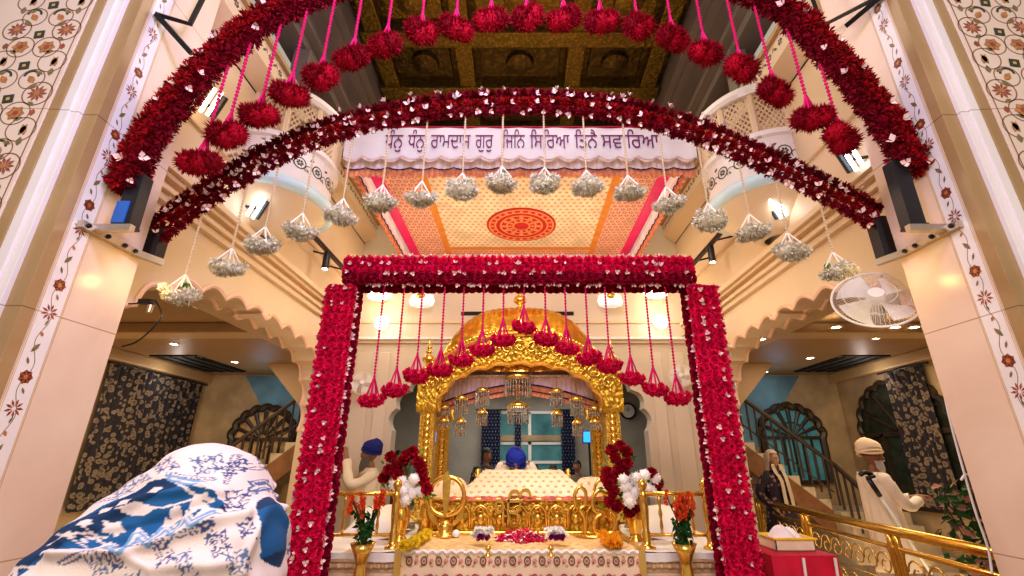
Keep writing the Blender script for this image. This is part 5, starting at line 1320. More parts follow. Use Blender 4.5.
# ================================================================== track lights under the nave walls
for sx, nm, a, c, hd in ((-1, 'left', (312, 236), (348, 272), (326, 262)), (1, 'right', (742, 208), (692, 266), (712, 258))):
    A = at(*a, X=sx * 2.36); C_ = at(*c, X=sx * 2.36)
    z = (A.z + C_.z) / 2; A.z = C_.z = z
    t = thing('track_light', 'black track with a small cylinder spotlight along the ' + nm + ' nave wall', 'track light', (sx * 2.36, (A.y + C_.y) / 2, z))
    b = MB(); b.box(sx * 2.36 - .025, sx * 2.36 + .025, A.y, C_.y, z - .02, z + .02, 0, .004); b.build('track', M['black'], t)
    b = MB()
    for f in (.1, .5, .9): y = A.y + (C_.y - A.y) * f; b.tube([(sx * 2.36, y, z), (sx * 2.6, y, z + .06)], .012, 6)
    b.build('wall_arm', M['black'], t)
    h = at(*hd, X=sx * 2.34); 
    b = MB(); b.lathe([(.0, .10), (.04, .10), (.04, -.10), (.035, -.11)], (h.x, h.y, z - .14), 14); b.tube([(h.x, h.y, z - .05), (h.x, h.y, z)], .01, 6); hh = b.build('spot_head', M['black'], t, smooth=40)
    b = MB(); b.lathe([(0, 0), (.032, 0)], (h.x, h.y, z - .252), 14, cap=False); b.build('spot_lens', M['lamp_down'], t)
# ================================================================== wall lamps up near the arches
def tube_lamp(p, lab, ang, glow, nx):
    t = thing('wall_lamp', lab, 'lamp', p); R = Matrix.Translation(p) @ Euler((ang, .5 * nx, 0)).to_matrix().to_4x4()
    for k in (-1, 1):
        b = MB(); b.lathe([(0, -.11), (.013, -.11), (.014, 0), (.013, .11), (0, .11)], (0, 0, 0), 10); b.V[0] = np.array([(R @ Vector((v[0] + k * .034, v[1] - .03, v[2])))[:] for v in b.V[0]]); b.build('lamp_tube', M[glow], t, smooth=True)
    b = MB(); b.box(-.03, .03, .03, .06, -.10, .10, 0, .01); b.V[0] = np.array([(R @ Vector(v))[:] for v in b.V[0]]); b.build('lamp_housing', M['black'], t)
    b = MB(); b.tube([R @ Vector((0, .04, 0)), (math.copysign(2.62, p.x), p.y + .05, p.z + .05)], .012, 6); b.build('lamp_arm', M['black'], t)
tube_lamp(at(214, 104, X=-2.42), 'bright twin tube lamp behind the left side of the outer arch', .2, 'lamp_warm', 1)
M['lamp_cool'] = mat('cool lamp glow', (.75, .88, 1), .5, es=9, var=.01)
tube_lamp(at(849, 158, X=2.42), 'bright bluish twin lamp beyond the right foot of the outer flower arch', .2, 'lamp_cool', -1)
tube_lamp(at(258, 208, X=-2.45), 'cool blue-white lamp on the left nave wall', .2, 'lamp_cool', 1)
tube_lamp(at(776, 208, X=2.45), 'cool blue-white lamp on the right nave wall', .2, 'lamp_cool', -1)
# little cctv camera by the left pier
p = at(147, 303, X=-2.45); t = thing('security_camera', 'small black and grey camera on a wire beside the left pier', 'camera', p)
b = MB(); b.box(p.x - .05, p.x + .04, p.y - .02, p.y + .02, p.z - .01, p.z + .025, 0, .006); b.build('body', M['black'], t)
b = MB(); b.lathe([(0, -.03), (.016, -.03), (.018, .02), (0, .024)], (p.x + .03, p.y, p.z - .035), 12); b.build('lens_head', M['steel'], t, smooth=40)
b = MB(); b.tube([p, (-2.61, p.y + .02, p.z)], .006, 6); b.tube(catmull([(p.x + .05, p.y, p.z + .02), (p.x + .12, p.y, p.z - .1), (p.x + .02, p.y, p.z - .25), (p.x - .12, p.y + .05, p.z - .28)], 6), .005, 5); b.build('cable', M['black'], t)
# ================================================================== fans
M['fan_white'] = mat('white plastic', (.82, .78, .76), .35, var=.03)
def fan(p, r, rot, lab, grp=None, wall=None, ghost=False):
    t = thing('wall_fan', lab, 'fan', p, group=grp); R = Matrix.Translation(p) @ Euler(rot).to_matrix().to_4x4()
    def tr(b): b.V = [np.array([(R @ Vector(v))[:] for v in q]) for q in b.V]; return b
    b = MB(); b.tube([(r * math.cos(a), r * math.sin(a), 0) for a in [2 * PI * i / 40 for i in range(40)]], r * .035, 8, closed=True)
    n = 60
    for k in range(n):
        a = 2 * PI * k / n; b.tube([(r * q * math.cos(a), r * q * math.sin(a), h * r) for q, h in ((.2, .26), (.6, .24), (.9, .12), (1, 0))], r * .006, 3, cap=False)
        b.tube([(r * q * math.cos(a), r * q * math.sin(a), -h * r) for q, h in ((.2, .3), (.6, .28), (.9, .14), (1, 0))], r * .006, 3, cap=False)
    for q, h in ((.45, .255), (.75, .2)): b.tube([(r * q * math.cos(a), r * q * math.sin(a), h * r) for a in [2 * PI * i / 30 for i in range(30)]], r * .01, 4, closed=True)
    tr(b).build('guard', M['fan_white'], t, smooth=True)
    for k in range(4):
        b = MB(); a0_ = 2 * PI * k / 4
        b.grid(lambda u, v: (r * (.15 + .75 * u) * math.cos(a0_ + v * 1.15 * (.6 + .4 * u)), r * (.15 + .75 * u) * math.sin(a0_ + v * 1.15 * (.6 + .4 * u)), r * (.08 - .16 * v)), 8, 6); tr(b).build('blade', M['fan_white'], t, smooth=True)
    b = MB(); b.lathe([(0, .28 * r), (.18 * r, .27 * r), (.2 * r, .2 * r), (.2 * r, -.3 * r), (.26 * r, -.34 * r), (.24 * r, -.75 * r), (0, -.8 * r)], (0, 0, 0), 20); tr(b).build('motor_hub', M['fan_white'], t, smooth=40)
    b = MB(); b.tube([R @ Vector((0, 0, -.6 * r)), wall], .018, 8); b.build('arm', M['fan_white'], t, smooth=True)
p = at(876, 299, Y=3.02); fan(p, .255, (math.radians(62), math.radians(-8), math.radians(-24)), 'large white caged wall fan tilted down beside the right pier', None, (2.62, 3.25, p.z + .08))
for px, sx in ((413, -1), (681, 1)):
    p = at(px if sx > 0 else 418, 376, Y=6.75); p.x = sx * abs(p.x)
    if sx < 0: p = at(362, 383, Y=6.75)
    fan(p, .17, (math.radians(75), 0, math.radians(-20 * sx)), ('small white wall fan on the back wall left of the shrine' if sx < 0 else 'small white wall fan on the back wall right of the shrine'), None, (p.x + .02 * sx, 6.99, p.z))
# ================================================================== clock and blue screens in the back room
p = at(628, 411, Y=10.92); t = thing('wall_clock', 'round wall clock with a white face and black rim right of the shrine pillar', 'clock', p)
b = MB(); b.tube([(p.x + .17 * math.cos(a), p.y, p.z + .17 * math.sin(a)) for a in [2 * PI * i / 36 for i in range(36)]], .022, 8, closed=True); b.build('rim', M['black'], t, smooth=True)
b = MB(); b.add([(p.x + .165 * math.cos(a), p.y + .01, p.z + .165 * math.sin(a)) for a in [2 * PI * i / 36 for i in range(36)]], [tuple(range(36))]); b.build('face', M['white'], t)
b = MB(); b.tube([(p.x, p.y - .005, p.z), (p.x + .02, p.y - .005, p.z + .09)], .006, 4); b.tube([(p.x, p.y - .005, p.z), (p.x - .10, p.y - .005, p.z + .05)], .004, 4); b.build('hands', M['black'], t)
for px, nm in ((433, 'left'), (589, 'right')):
    p = at(px, 437, Y=9.6); t = thing('screen', 'small glowing blue screen on a stand behind the ' + nm + ' shrine pillar', 'screen', (p.x, p.y, 0))
    b = MB(); b.box(p.x - .13, p.x + .13, p.y - .02, p.y + .03, p.z - .12, p.z + .12, 0, .01); b.build('housing', M['black'], t)
    b = MB(); b.box(p.x - .115, p.x + .115, p.y - .024, p.y - .02, p.z - .10, p.z + .10); b.build('display', M['blueglow'], t)
    b = MB(); b.tube([(p.x, p.y + .03, 0), (p.x, p.y + .03, p.z)], .02, 8); b.lathe([(.2, 0), (.2, .02), (.03, .04)], (p.x, p.y + .03, 0), 16); b.build('stand', M['black'], t)
# loose white cables down the right pier
for k, pts, lab in ((0, [(922, 325), (932, 352), (942, 385), (950, 420), (962, 465), (975, 510), (988, 548), (992, 574)], 'long white cable hanging loosely down beside the right pier'), (1, [(961, 480), (966, 474), (972, 478)], 'short white cable loop on the hanging cable beside the right pier')):
    P = catmull([at(x, y, Y=2.78) for x, y in pts], 8); b = MB(); b.tube(P, .006, 6); o = b.build('cable', M['white'], None, smooth=True); tag(center_origin(o), lab, 'cable')
P = catmull([at(x, y, Y=2.74) for x, y in [(930, 340), (950, 400), (968, 450), (985, 510), (1000, 560), (1012, 590)]], 6)
b = MB(); b.tube(P, .004, 5); tag(center_origin(b.build('cable', M['black'], None, smooth=True)), 'thin black cable taped along the inner edge of the right pier', 'cable')
# potted plant and dark chest in the right aisle corner
t = thing('potted_plant', 'leafy potted plant with pinkish bracts between the gilt railing and right pier', 'plant', (4.35, 4.75, 0))
b = MB(); b.lathe([(.14, 0), (.18, .02), (.22, .4), (.25, .42), (.23, .42), (.2, .38), (0, .38)], (4.35, 4.75, 0), 20); b.build('pot', M['plaster_tan'], t, smooth=40)
for nm_, mm_, n_ in (('leaves', 'leaf_dk', 300), ('bracts', None, 130)):
    b = MB()
    for k in range(n_):
        a = random.uniform(0, 6.28); q = .38 * math.sqrt(random.random()); z_ = .5 + random.random() * .85; b.scatter(LEAF, [orient((4.35 + q * math.cos(a), 4.75 + q * math.sin(a), z_), (math.cos(a), math.sin(a) - .5, .6), random.uniform(.08, .15))])
    if nm_ == 'leaves':
        for k in range(14): a = k * .45; b.tube([(4.35, 4.75, .36), (4.35 + .2 * math.cos(a), 4.75 + .2 * math.sin(a), .8), (4.35 + .3 * math.cos(a), 4.75 + .3 * math.sin(a), 1.2)], .006, 4)
    b.build(nm_, M[mm_] if mm_ else mat('dusty pink bracts', (.34, .18, .14), .6, isl=.4), t, kind='stuff')
# ================================================================== people
def evaluated_mesh(o):
    bpy.context.view_layer.update(); return bpy.data.meshes.new_from_object(o.evaluated_get(bpy.context.evaluated_depsgraph_get()))
def skin_mesh(J, E, root='pelvis', sub=2):
    names = list(J); me = bpy.data.meshes.new('sk'); me.from_pydata([J[n][:3] for n in names], [(names.index(a), names.index(b)) for a, b in E], [])
    o = bpy.data.objects.new('sk', me); COL.objects.link(o); o.modifiers.new('s', 'SKIN')
    if not me.skin_vertices:
        bm = bmesh.new(); bm.from_mesh(me); bm.verts.layers.skin.verify(); bm.to_mesh(me); bm.free()
    for i, n in enumerate(names):
        s = me.skin_vertices[0].data[i]; r = J[n][3]; s.radius = (r, r) if not hasattr(r, '__len__') else r; s.use_root = (n == root)
    o.modifiers[0].use_smooth_shade = True; m = o.modifiers.new('b', 'SUBSURF'); m.levels = m.render_levels = sub
    out = evaluated_mesh(o); bpy.data.objects.remove(o); return out
def head_arrays(c, s=1., R=None):
    """head facing -Y: skull, chin, nose, brow, ears"""
    b = MB(); n, k = 32, 24; V = []
    for i in range(k + 1):
        p = PI * i / k
        for j in range(n):
            t = 2 * PI * j / n; x, y, z = math.sin(p) * math.cos(t), math.sin(p) * math.sin(t), math.cos(p)
            X, Y, Z = x * .076, y * .095, z * .118
            if z < -.1: f = 1 - .32 * ((-z - .1) / .9) ** 1.3; X *= f; Y = Y * (f + .02) - .012 * (-z)
            if y < 0: 
                front = (-y) ** 3
                Y -= .022 * math.exp(-((x / .16) ** 2) - ((z + .12) / .17) ** 2) * front + .008 * math.exp(-((x / .3) ** 2) - ((z + .45) / .12) ** 2) * front + .006 * math.exp(-((z - .18) / .1) ** 2) * front
                for e in (-1, 1): Y += .010 * math.exp(-(((x - e * .38) / .16) ** 2) - ((z - .05) / .1) ** 2) * front
            V.append((X, Y, Z))
    F = [(i * n + j, (i + 1) * n + j, (i + 1) * n + (j + 1) % n, i * n + (j + 1) % n) for i in range(k) for j in range(n)]
    b.add(V, F)
    for e in (-1, 1): b.ell((e * .078, .008, -.005), (.012, .022, .033), 10, 8)
    V = np.concatenate(b.V) * s
    if R is not None: V = V @ np.array(R).T
    return V + np.array(c), b.F
def set_col(me, cols):
    a = me.color_attributes.new('col', 'FLOAT_COLOR', 'POINT'); c = np.ones((len(me.vertices), 4)); c[:, :3] = cols; a.data.foreach_set('color', c.ravel())
def coords(me): a = np.empty(len(me.vertices) * 3); me.vertices.foreach_get('co', a); return a.reshape(-1, 3)
M['skin'] = vcol_mat('skin', .55, .1)
def make_body(t, J, E, head, hs=1., R=None, vox=.010, skin=(.42, .22, .13), hair=None):
    me = skin_mesh(J, E); V0 = coords(me); F0 = [tuple(p.vertices) for p in me.polygons]; V1, F1 = head_arrays(head, hs, R)
    mm = bpy.data.meshes.new('b'); mm.from_pydata(np.concatenate([V0, V1]).tolist(), [], F0 + [tuple(i + len(V0) for i in f) for f in F1])
    o = bpy.data.objects.new('b', mm); COL.objects.link(o); r = o.modifiers.new('r', 'REMESH'); r.mode = 'VOXEL'; r.voxel_size = vox; r.use_smooth_shade = True
    s = o.modifiers.new('s', 'SMOOTH'); s.iterations = 2; s.factor = .4
    out = evaluated_mesh(o); bpy.data.objects.remove(o); out.name = 'body'
    C = coords(out); cols = np.tile(np.array(skin), (len(C), 1)); L_ = (C - np.array(head)) / hs
    if R is not None: L_ = L_ @ np.array(R)
    fr = L_[:, 1] < -.05
    for e in (-1, 1):
        d = ((L_[:, 0] - e * .03) / .013) ** 2 + ((L_[:, 2] - .006) / .007) ** 2; cols[fr & (d < 1)] = (.04, .03, .03)
        d = ((L_[:, 0] - e * .031) / .02) ** 2 + ((L_[:, 2] - .03) / .006) ** 2; cols[fr & (d < 1)] = (.05, .035, .03)
    d = (L_[:, 0] / .026) ** 2 + ((L_[:, 2] + .055) / .009) ** 2; cols[fr & (d < 1)] = (.38, .12, .09)
    set_col(out, cols); out.materials.clear(); out.materials.append(M['skin']); o = bpy.data.objects.new('body', out); COL.objects.link(o); o.parent = t; return o
def hand_chain(J, E, wrist, d, side, up, s=1., curl=.5, tag_=''):
    """palm, four unequal bent fingers and a side thumb: d = direction of the hand, side = towards the thumb, up = back of the hand"""
    d, side, up = Vector(d).normalized(), Vector(side).normalized(), Vector(up).normalized(); w = Vector(J[wrist][:3]); pn = 'palm' + tag_
    p = w + d * .05 * s; J[pn] = (*p, .026 * s); E.append((wrist, pn))
    for k, (o, l) in enumerate(((.026, .072), (.009, .082), (-.009, .076), (-.025, .060))):
        a = p + d * .035 * s + side * o * s; m_ = a + (d * (1 - curl * .3) - up * curl * .4).normalized() * l * .5 * s; e = m_ + (d * (1 - curl) - up * curl).normalized() * l * .5 * s
        for q, v, r in (('a', a, .0105), ('m', m_, .009), ('e', e, .0075)): J[f'f{k}{q}{tag_}'] = (*v, r * s)
        E += [(pn, f'f{k}a{tag_}'), (f'f{k}a{tag_}', f'f{k}m{tag_}'), (f'f{k}m{tag_}', f'f{k}e{tag_}')]
    a = w + d * .03 * s + side * .028 * s; m_ = a + (d * .5 + side * .7).normalized() * .035 * s; e = m_ + (d * .9 + side * .2 - up * .3).normalized() * .03 * s
    for q, v, r in (('a', a, .012), ('m', m_, .010), ('e', e, .008)): J[f't{q}{tag_}'] = (*v, r * s)
    E += [(pn, f'ta{tag_}'), (f'ta{tag_}', f'tm{tag_}'), (f'tm{tag_}', f'te{tag_}')]
def standing(arms):
    J = dict(pelvis=(0, 0, .94, .13), waist=(0, 0, 1.08, .115), chest=(0, .0, 1.28, .135), nb=(0, .01, 1.44, .065), neck=(0, 0, 1.50, .05), hb=(0, -.005, 1.56, .055))
    E = [('pelvis', 'waist'), ('waist', 'chest'), ('chest', 'nb'), ('nb', 'neck'), ('neck', 'hb')]
    for s, n in ((-1, 'l'), (1, 'r')):
        J['sh' + n] = (s * .175, .0, 1.40, .058); J['hip' + n] = (s * .09, 0, .88, .09); J['kn' + n] = (s * .10, -.02, .49, .058); J['an' + n] = (s * .10, .02, .09, .038); J['toe' + n] = (s * .115, -.13, .035, .034)
        E += [('chest', 'sh' + n), ('pelvis', 'hip' + n), ('hip' + n, 'kn' + n), ('kn' + n, 'an' + n), ('an' + n, 'toe' + n)]
        el, wr = arms[n]; J['el' + n] = (*el, .042); J['wr' + n] = (*wr, .028); E += [('sh' + n, 'el' + n), ('el' + n, 'wr' + n)]
        d = (Vector(wr) - Vector(el)).normalized(); up = Vector((0, -.2, 1)) if abs(d.z) < .8 else Vector((s, 0, 0)); side = d.cross(up) * (-s); 
        hand_chain(J, E, 'wr' + n, d, side if side.length > .1 else (0, -1, 0), up, 1., .5, n)
    return J, E
def robe(t, rings, m, name='robe', folds=9, amp=.012, smooth=True):
    b = MB(); n = 64; K = []
    for i in range(len(rings) - 1):
        for q in range(4): f = q / 4; K.append([a + (c - a) * f for a, c in zip(rings[i], rings[i + 1])])
    K.append(list(rings[-1])); V = []
    for i, (z, cx, cy, rx, ry) in enumerate(K):
        lo = min(1, i / len(K) * 1.6)
        for j in range(n):
            a = 2 * PI * j / n; q = 1 + amp * 6 * lo * (math.sin(a * folds + z * 3) + .5 * math.sin(a * (folds + 4) - z * 5)) * .35
            V.append((cx + rx * q * math.cos(a), cy + ry * q * math.sin(a), z))
    F = [(i * n + j, i * n + (j + 1) % n, (i + 1) * n + (j + 1) % n, (i + 1) * n + j) for i in range(len(K) - 1) for j in range(n)]
    b.add(V, F); return b.build(name, m, t, smooth=True, local=True)
def sleeve(t, P, R, m, name='sleeve'):
    b = MB(); Q = catmull(P, 6); k = len(Q); rr = [R[0] + (R[-1] - R[0]) * i / (k - 1) + .004 * math.sin(i * 1.9) for i in range(k)]; b.tube(Q, rr, 16, cap=False); return b.build(name, m, t, smooth=True, local=True)
def turban(t, c, s, m, tilt=(0, 0, 0)):
    b = MB(); R = Euler(tilt).to_matrix(); prof = [(.083, -.045), (.100, -.03), (.112, .0), (.112, .03), (.104, .06), (.085, .085), (.05, .105), (0, .112)]
    n = 40; V = []
    for r, z in prof:
        for j in range(n):
            a = 2 * PI * j / n; q = 1 + .03 * math.sin(a * 2 + z * 90) + .02 * math.sin(z * 260 + 3 * math.sin(a)); v = R @ Vector((r * q * math.cos(a) * .98, r * q * math.sin(a) * 1.12, z * 1.1 + .018 * math.sin(a - .6))); V.append((c[0] + v.x * s, c[1] + v.y * s, c[2] + v.z * s))
    F = [(i * n + j, i * n + (j + 1) % n, (i + 1) * n + (j + 1) % n, (i + 1) * n + j) for i in range(len(prof) - 1) for j in range(n)]
    b.add(V, F)
    for k in range(5):                                              # wound folds
        P = []
        for j in range(28):
            a = 2 * PI * j / 28; z = -.03 + .022 * k + .03 * math.sin(a + PI / 2 * (1 if k % 2 else -1)) * (1 - k / 6); r = .108 - .004 * k * k / 3; v = R @ Vector((r * math.cos(a), r * math.sin(a) * 1.12, z)); P.append((c[0] + v.x * s, c[1] + v.y * s, c[2] + v.z * s))
        b.tube(P, .012 * s, 6, closed=True)
    return b.build('turban', m, t, smooth=True, local=True)
def beard(t, c, m, s=1., L_=.19, R=None):
    b = MB(); R = R or Matrix.Identity(3)
    def fn(u, v):
        a = PI * (u - .5) * 1.25; w = .075 * (1 - v * .62); p = Vector((math.sin(a) * w, -math.cos(a) * (.082 - .01 * v) - .018 * math.sin(v * PI), -.045 - L_ * v * (1 - .35 * abs(2 * u - 1)))) * s + Vector((0, 0, .004 * math.sin(u * 60)))
        q = R @ p; return (c[0] + q.x, c[1] + q.y, c[2] + q.z)
    b.grid(fn, 30, 12); b.ell([c[i] + (R @ Vector((0, -.092, -.040)))[i] for i in range(3)], (.034, .014, .010), 12, 8, R=R); return b.build('beard', m, t, smooth=True, local=True)
def hair_cap(t, c, m, s=1., R=None, name='hair', grow=1.07, face=-.045, low=-.06, back=True):
    b = MB(); R = R or Matrix.Identity(3)
    def fn(u, v):
        a = 2 * PI * u; lim = (PI * .36 if math.sin(a) < -.35 else PI * .62); p = lim * v; x = Vector((math.sin(p) * math.cos(a) * .082, math.sin(p) * math.sin(a) * .102 + .006, math.cos(p) * .126 + .002)) * grow * s; q = R @ x; return (c[0] + q.x, c[1] + q.y, c[2] + q.z)
    b.grid(fn, 48, 14); return b.build(name, m, t, smooth=True, local=True)
cotton = lambda n, c, v=.06: mat(n, c, .8, var=v, scale=5, bump=.15, bscale=120)
c_white = cotton('white cotton', (.78, .68, .58)); c_cream = cotton('cream cotton', (.76, .60, .42)); c_dark = cotton('charcoal cotton', (.03, .03, .035)); c_navy = cotton('navy cloth', (.012, .02, .20)); c_blue = cotton('royal blue cloth', (.01, .03, .36))
M['beard_white'] = mat('white beard', (.62, .56, .50), .8, bump=.5, bscale=200); M['beard_grey'] = mat('grey beard', (.16, .14, .13), .8, bump=.5, bscale=200); M['hair_black'] = mat('black hair', (.012, .010, .010), .5, bump=.4, bscale=160)
R3 = lambda x=0, y=0, z=0: Euler((x, y, z)).to_matrix()
def person_standing(label, loc, rz, arms, top, mtop, legs, mleg, head_tilt=(0, 0, 0), headgear=None, mhg=None, brd=None, scale=1., skin=(.42, .22, .13), vox=.010, sl=(.07, .05), knee=.46, hem=.21, grp=None):
    t = thing('person', label, 'person', loc, rz); J, E = standing(arms); R = R3(*head_tilt); hc = (0, -.025, 1.635)
    make_body(t, J, E, hc, 1., R, vox, skin)
    robe(t, [(1.475, 0, .005, .075, .065), (1.45, 0, .005, .14, .085), (1.40, 0, .0, .205, .115), (1.30, 0, .0, .205, .145), (1.10, 0, 0, .185, .145), (.92, 0, 0, .205, .165), (knee + .15, 0, 0, hem, hem * .86), (knee, 0, 0, hem + .015, hem * .9)], mtop, 'kurta')
    for s, n in ((-1, 'l'), (1, 'r')):
        el, wr = arms[n]; e2 = Vector(el).lerp(Vector(wr), .88); sleeve(t, [(s * .15, 0, 1.405), (s * .19, 0, 1.38), el, e2], sl, mtop)
        b = MB(); b.tube([(s * .09, 0, .86), (s * .10, -.015, .5), (s * .10, .015, .1)], [.105, .085, .065], 14, cap=False); b.build('trouser_leg', mleg, t, smooth=True, local=True)
        b = MB(); b.ell((s * .115, -.055, .035), (.046, .125, .036), 14, 8); b.build('shoe', M['wood_dk'], t, smooth=True, local=True)
    if headgear == 'turban': turban(t, (0, -.0, 1.70), 1.02, mhg, (head_tilt[0] - .08, head_tilt[1], 0))
    if headgear == 'hair': hair_cap(t, hc, mhg, R=R)
    if brd: beard(t, hc, brd, R=R)
    t.scale = (scale,) * 3; return t
def headscarf(t, c, m, s=1.12):
    b = MB()
    def fn(u, v):
        a = 2 * PI * u; fy = math.sin(a); op = fy < -.25; p = (PI * .30 if op else PI * .60) * min(1, v * 1.6); r = Vector((math.sin(p) * math.cos(a) * .085 * s, math.sin(p) * fy * .108 * s + .01, math.cos(p) * .128 * s))
        if v > .62 and not op: d = (v - .62) / .38; r.z -= .26 * d; r.x *= 1 + .55 * d; r.y += .02 * d
        return (c[0] + r.x, c[1] + r.y, c[2] + r.z)
    b.grid(fn, 56, 22); b.build('headscarf', m, t, smooth=True, local=True)
    b = MB(); 
    for sx in (-1, 1):
        P = [(sx * .075, -.065, c[2] - .07), (sx * .085, -.10, 1.46), (sx * .06, -.155, 1.34), (sx * .07, -.175, 1.12), (sx * .075, -.18, .95)]
        b.grid(lambda u, v: (Vector(catmull(P, 6)[int(v * 24)]) + Vector(((u - .5) * .075, -.008 * math.sin(u * 16), 0)))[:], 10, 24)
    b.build('scarf_end', m, t, smooth=True, local=True)
# old man by the gilt railing, facing right
old = person_standing('person in long white kurta and cream turban behind the gilt railing', (3.92, 5.5, 0), math.radians(80), dict(l=((-.22, -.12, 1.16), (-.06, -.34, 1.20)), r=((.22, -.12, 1.16), (.05, -.36, 1.22))),
    'kurta', c_white, None, c_dark, (.05, 0, 0), 'turban', c_cream, M['beard_white'], 1.0, skin=(.25, .12, .07), vox=.008, knee=.40, hem=.22)
b = MB(); b.grid(lambda u, v: (.19 * math.cos(PI * (.1 + .8 * u)) * (1 + .1 * v), .02 + .135 * math.sin(PI * (.1 + .8 * u)) * (1.05) + .012 * math.sin(u * 30), 1.48 - .05 * abs(u - .5) * 4 * (1 - v) - .95 * v), 40, 16); b.build('shawl', c_white, old, smooth=True, local=True)
A, B_ = at(868, 478, Y=5.16), Vector((4.24, 5.16, 0)); ws = thing('walking_stick', 'white walking stick with black handle beside the person in the white kurta', 'stick', B_)
b = MB(); b.tube([B_, A], .013, 10); b.build('shaft', M['white'], ws, smooth=True)
b = MB(); b.tube([A.lerp(B_, .12), A], .024, 10); b.tube([A + Vector((-.075, 0, .03)), A + Vector((-.02, 0, .055)), A + Vector((.05, 0, .035))], .022, 10); b.tube([A + Vector((-.02, -.01, .0)), A + Vector((.06, -.02, .02))], .018, 8); b.build('handle', M['black'], ws, smooth=True)
# woman in dark floral tunic near the stairs
p = at(773, 470, Y=7.4); wm2 = person_standing('person in dark floral tunic and beige headscarf standing in front of the right staircase', (p.x, 7.4, 0), math.radians(25), dict(l=((-.30, .06, 1.16), (-.19, -.06, .98)), r=((.24, .0, 1.12), (.20, -.12, .92))),
    'kurta', voro_mat('dark violet floral print', (.018, .012, .025), (.30, .16, .14), 16, .34), None, c_dark, (.1, 0, 0), None, None, None, .985, skin=(.32, .18, .12), knee=.62, hem=.23)
headscarf(wm2, (0, -.02, 1.635), cotton('beige cotton', (.46, .36, .26)))
# man in navy turban raising his hand
p = at(370, 470, Y=6.45); nv_ = person_standing('bearded person in cream robe and navy turban left of the shrine, one hand raised', (p.x, 6.45, 0), math.radians(-70), dict(l=((-.26, -.16, 1.22), (-.10, -.34, 1.46)), r=((.24, -.22, 1.30), (.12, -.30, 1.60))),
    'kurta', cotton('off white cotton', (.80, .70, .56)), None, c_white, (-.12, 0, 0), 'turban', c_navy, M['beard_grey'], 1.02, skin=(.30, .16, .09), vox=.008, knee=.45)
# people standing in the room behind the shrine
floralw = voro_mat('black and white print', (.05, .05, .05), (.55, .50, .45), 22, .4)
for px, Y, sc, lab, mt_, hg, hm, rz in ((486, 8.6, 1.02, 'black-haired person in black and white print left of the blue turban', floralw, 'hair', 'hair_black', .5),
    (535, 10.35, .86, 'small distant person in rust top just right of the blue turban', cotton('rust cotton', (.42, .16, .05)), 'hair', 'hair_black', 0),
    (553, 9.75, .86, 'small distant person in brown top at the right edge of the teal window', cotton('brown cotton', (.22, .12, .07)), 'hair', 'hair_black', .1),
    (577, 9.2, .91, 'dark-haired person in olive top right of the navy curtain', cotton('olive cotton', (.16, .13, .08)), 'hair', 'hair_black', -.3),
    (397, 9.3, 1.0, 'person in a dark red top seen through the opening left of the shrine', cotton('dark red cotton', (.20, .05, .04)), 'hair', 'hair_black', .3),
    (597, 7.75, .93, 'person in white half hidden behind the right rear shrine pillar', c_white, 'hair', 'hair_black', .8)):
    p = at(px, 465, Y=Y); person_standing(lab, (p.x, Y, 0), rz, dict(l=((-.24, .0, 1.13), (-.22, -.10, .92)), r=((.24, .0, 1.13), (.22, -.10, .92))), 'kurta', mt_, None, c_dark, (.1, 0, 0), hg, M[hm], None, sc, vox=.012)
# reader in the royal blue turban bowed behind the book
p = at(516, 461, Y=5.80); rd = thing('person', 'seated person in white with royal blue turban bowed behind the book', 'person', (p.x, 5.92, 1.055))
J = dict(pelvis=(0, .10, .12, .13), waist=(0, .07, .24, .12), chest=(0, .0, .42, .13), nb=(0, -.06, .50, .06), neck=(0, -.09, .53, .05), hb=(0, -.13, .50, .05)); E_ = [('pelvis', 'waist'), ('waist', 'chest'), ('chest', 'nb'), ('nb', 'neck'), ('neck', 'hb')]
for s, n in ((-1, 'l'), (1, 'r')):
    J.update({'sh' + n: (s * .17, -.02, .46, .055), 'el' + n: (s * .24, -.10, .28, .04), 'wr' + n: (s * .12, -.24, .30, .028), 'hip' + n: (s * .1, .08, .12, .085), 'kn' + n: (s * .32, -.10, .09, .06), 'an' + n: (-s * .02, -.17 - .02 * s, .06, .04)})
    E_ += [('chest', 'sh' + n), ('sh' + n, 'el' + n), ('el' + n, 'wr' + n), ('pelvis', 'hip' + n), ('hip' + n, 'kn' + n), ('kn' + n, 'an' + n)]
    hand_chain(J, E_, 'wr' + n, (-s * .3, -1, -.1), (-s, -.2, 0), (0, -.1, 1), .95, .4, n)
R = R3(.55, 0, 0); hc = (0, -.155, .51); make_body(rd, J, E_, hc, 1., R, .008)
robe(rd, [(.50, 0, -.07, .075, .065), (.485, 0, -.05, .15, .09), (.44, 0, -.02, .21, .12), (.30, 0, .03, .20, .14), (.16, 0, .06, .22, .17), (.03, 0, -.02, .36, .24), (.006, 0, -.02, .37, .25)], c_white, 'kurta')
for s, n in ((-1, 'l'), (1, 'r')): sleeve(rd, [(s * .15, -.02, .465), (s * .19, -.03, .44), J['el' + n][:3], J['wr' + n][:3]], (.07, .045), c_white)
turban(rd, (0, -.13, .548), 1.05, c_blue, (.42, 0, 0)); beard(rd, hc, M['beard_grey'], R=R, L_=.12)

